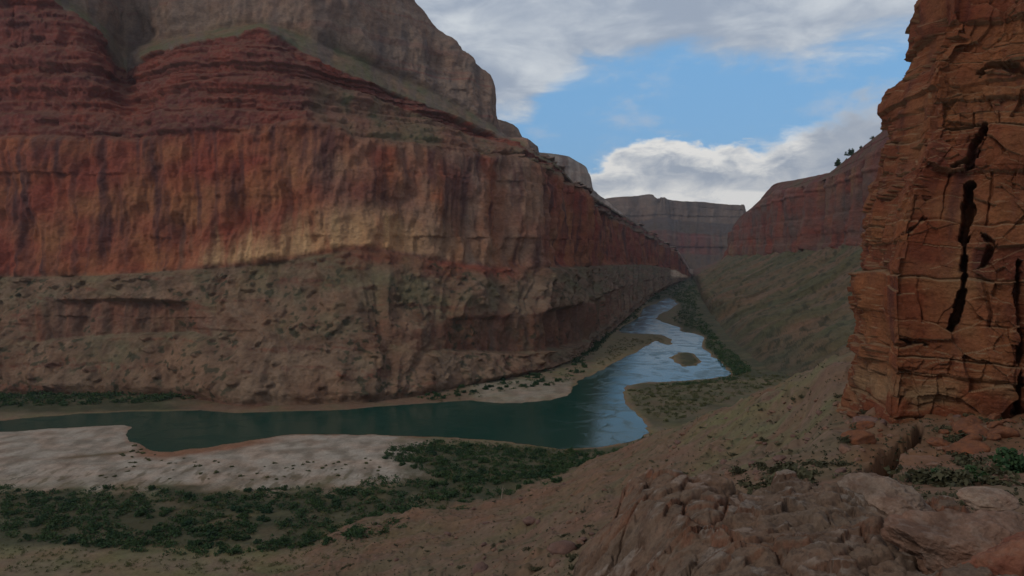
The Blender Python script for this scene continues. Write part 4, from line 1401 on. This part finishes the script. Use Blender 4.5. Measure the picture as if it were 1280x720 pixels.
# ------------------------------------------------------------------ dead tree in the thicket and junipers on the right skyline
def tube(pts, rad, sides=7):
    vs, fs = [], []
    pts = np.array(pts, float)
    for i, (p, r_) in enumerate(zip(pts, rad)):
        for k in range(sides):
            an = 2 * math.pi * k / sides
            vs.append(p + np.array([math.cos(an) * r_, math.sin(an) * r_, 0]))
    for i in range(len(pts) - 1):
        for k in range(sides):
            k2 = (k + 1) % sides
            fs.append([i * sides + k, i * sides + k2, (i + 1) * sides + k2, (i + 1) * sides + k])
    return np.array(vs), np.array(fs)


def join_tubes(list_):
    V_, F_, n = [], [], 0
    for v_, f_ in list_:
        V_.append(v_); F_.append(f_ + n); n += len(v_)
    return np.concatenate(V_), np.concatenate(F_)


g = ray_ground(627, 624)
if g:
    vv, fv = join_tubes([tube([(0, 0, -0.5), (0.15, 0, 2.5), (0.5, 0.1, 5.2), (0.9, 0.1, 7.6)], [0.36, 0.30, 0.20, 0.08]),
                         tube([(0.3, 0, 3.6), (1.3, 0.2, 5.0), (1.8, 0.3, 6.3)], [0.18, 0.12, 0.05]),
                         tube([(0.4, 0, 4.6), (-0.5, 0.1, 6.0), (-0.7, 0.1, 7.0)], [0.15, 0.09, 0.04])])
    o = new_mesh('dead_tree', vv, fv.ravel(), np.full(len(fv), 4), WOOD, None, True)
    o.location = g
    thing(o, 'bare pale dead tree standing in the dark riverside thicket', 'tree')

juniper = []
BARK = WOOD
crown_me = [shrub_mesh('crown', 300 + k, 500, (0.62, 0.62, 1.0), 0.15, L_DARK, 9) for k in range(3)]
tv, tf = tube([(0, 0, -0.6), (0.02, 0, 0.35), (0.05, 0.02, 0.8)], [0.10, 0.08, 0.05])
trunk_o = new_mesh('trunk', tv, tf.ravel(), np.full(len(tf), 4), BARK, None, True)
trunk_me = trunk_o.data
bpy.data.objects.remove(trunk_o)
pxw, yw, dw = RW
for i, (px, h, lab) in enumerate([(1047, 8.5, 'tallest dark tree alone on the skyline of the right cliff'),
                                  (1064, 6.5, 'dark tree on the right skyline next up the slope from the tallest one'),
                                  (1076, 2.6, None), (1058, 2.2, None), (1091, 2.8, None), (1104, 2.5, None)]):
    y = float(np.interp(px, pxw, yw)); d = float(np.interp(px, pxw, dw))
    root = bpy.data.objects.new('juniper_tree', None)
    S.collection.objects.link(root)
    p = P(px, y + 1.5, d)
    root.location = p
    root.scale = (h * 1.7, h * 1.7, h * 1.7)
    thing(root, lab or 'low dark juniper on the upper slope of the right skyline', 'tree', None if lab else 'low junipers on the right skyline')
    for nm, me in (('trunk', trunk_me), ('crown', crown_me[i % 3])):
        c = bpy.data.objects.new(nm, me)
        S.collection.objects.link(c)
        c.parent = root
        if nm == 'crown':
            c.location = (0, 0, 0.35)

# ------------------------------------------------------------------ air
HAZE = 0.000030
if HAZE:
    bm = bmesh.new()
    bmesh.ops.create_cube(bm, size=1)
    me = bpy.data.meshes.new('haze')
    bm.to_mesh(me); bm.free()
    hz = bpy.data.objects.new('haze', me)
    S.collection.objects.link(hz)
    lo, hi = np.array([-14500, -60, -45]), np.array([20500, 15200, 1560])
    hz.location = (lo + hi) / 2
    hz.scale = hi - lo
    hm = bpy.data.materials.new('haze_air')
    hm.use_nodes = True
    nt = hm.node_tree
    nt.nodes.clear()
    out = nt.nodes.new('ShaderNodeOutputMaterial')
    pv = nt.nodes.new('ShaderNodeVolumePrincipled')
    pv.inputs['Color'].default_value = (0.70, 0.82, 1.0, 1)
    pv.inputs['Density'].default_value = HAZE
    pv.inputs['Anisotropy'].default_value = 0.2
    nt.links.new(pv.outputs[0], out.inputs['Volume'])
    me.materials.append(hm)
    stuff(hz, 'thin blue haze filling the canyon')
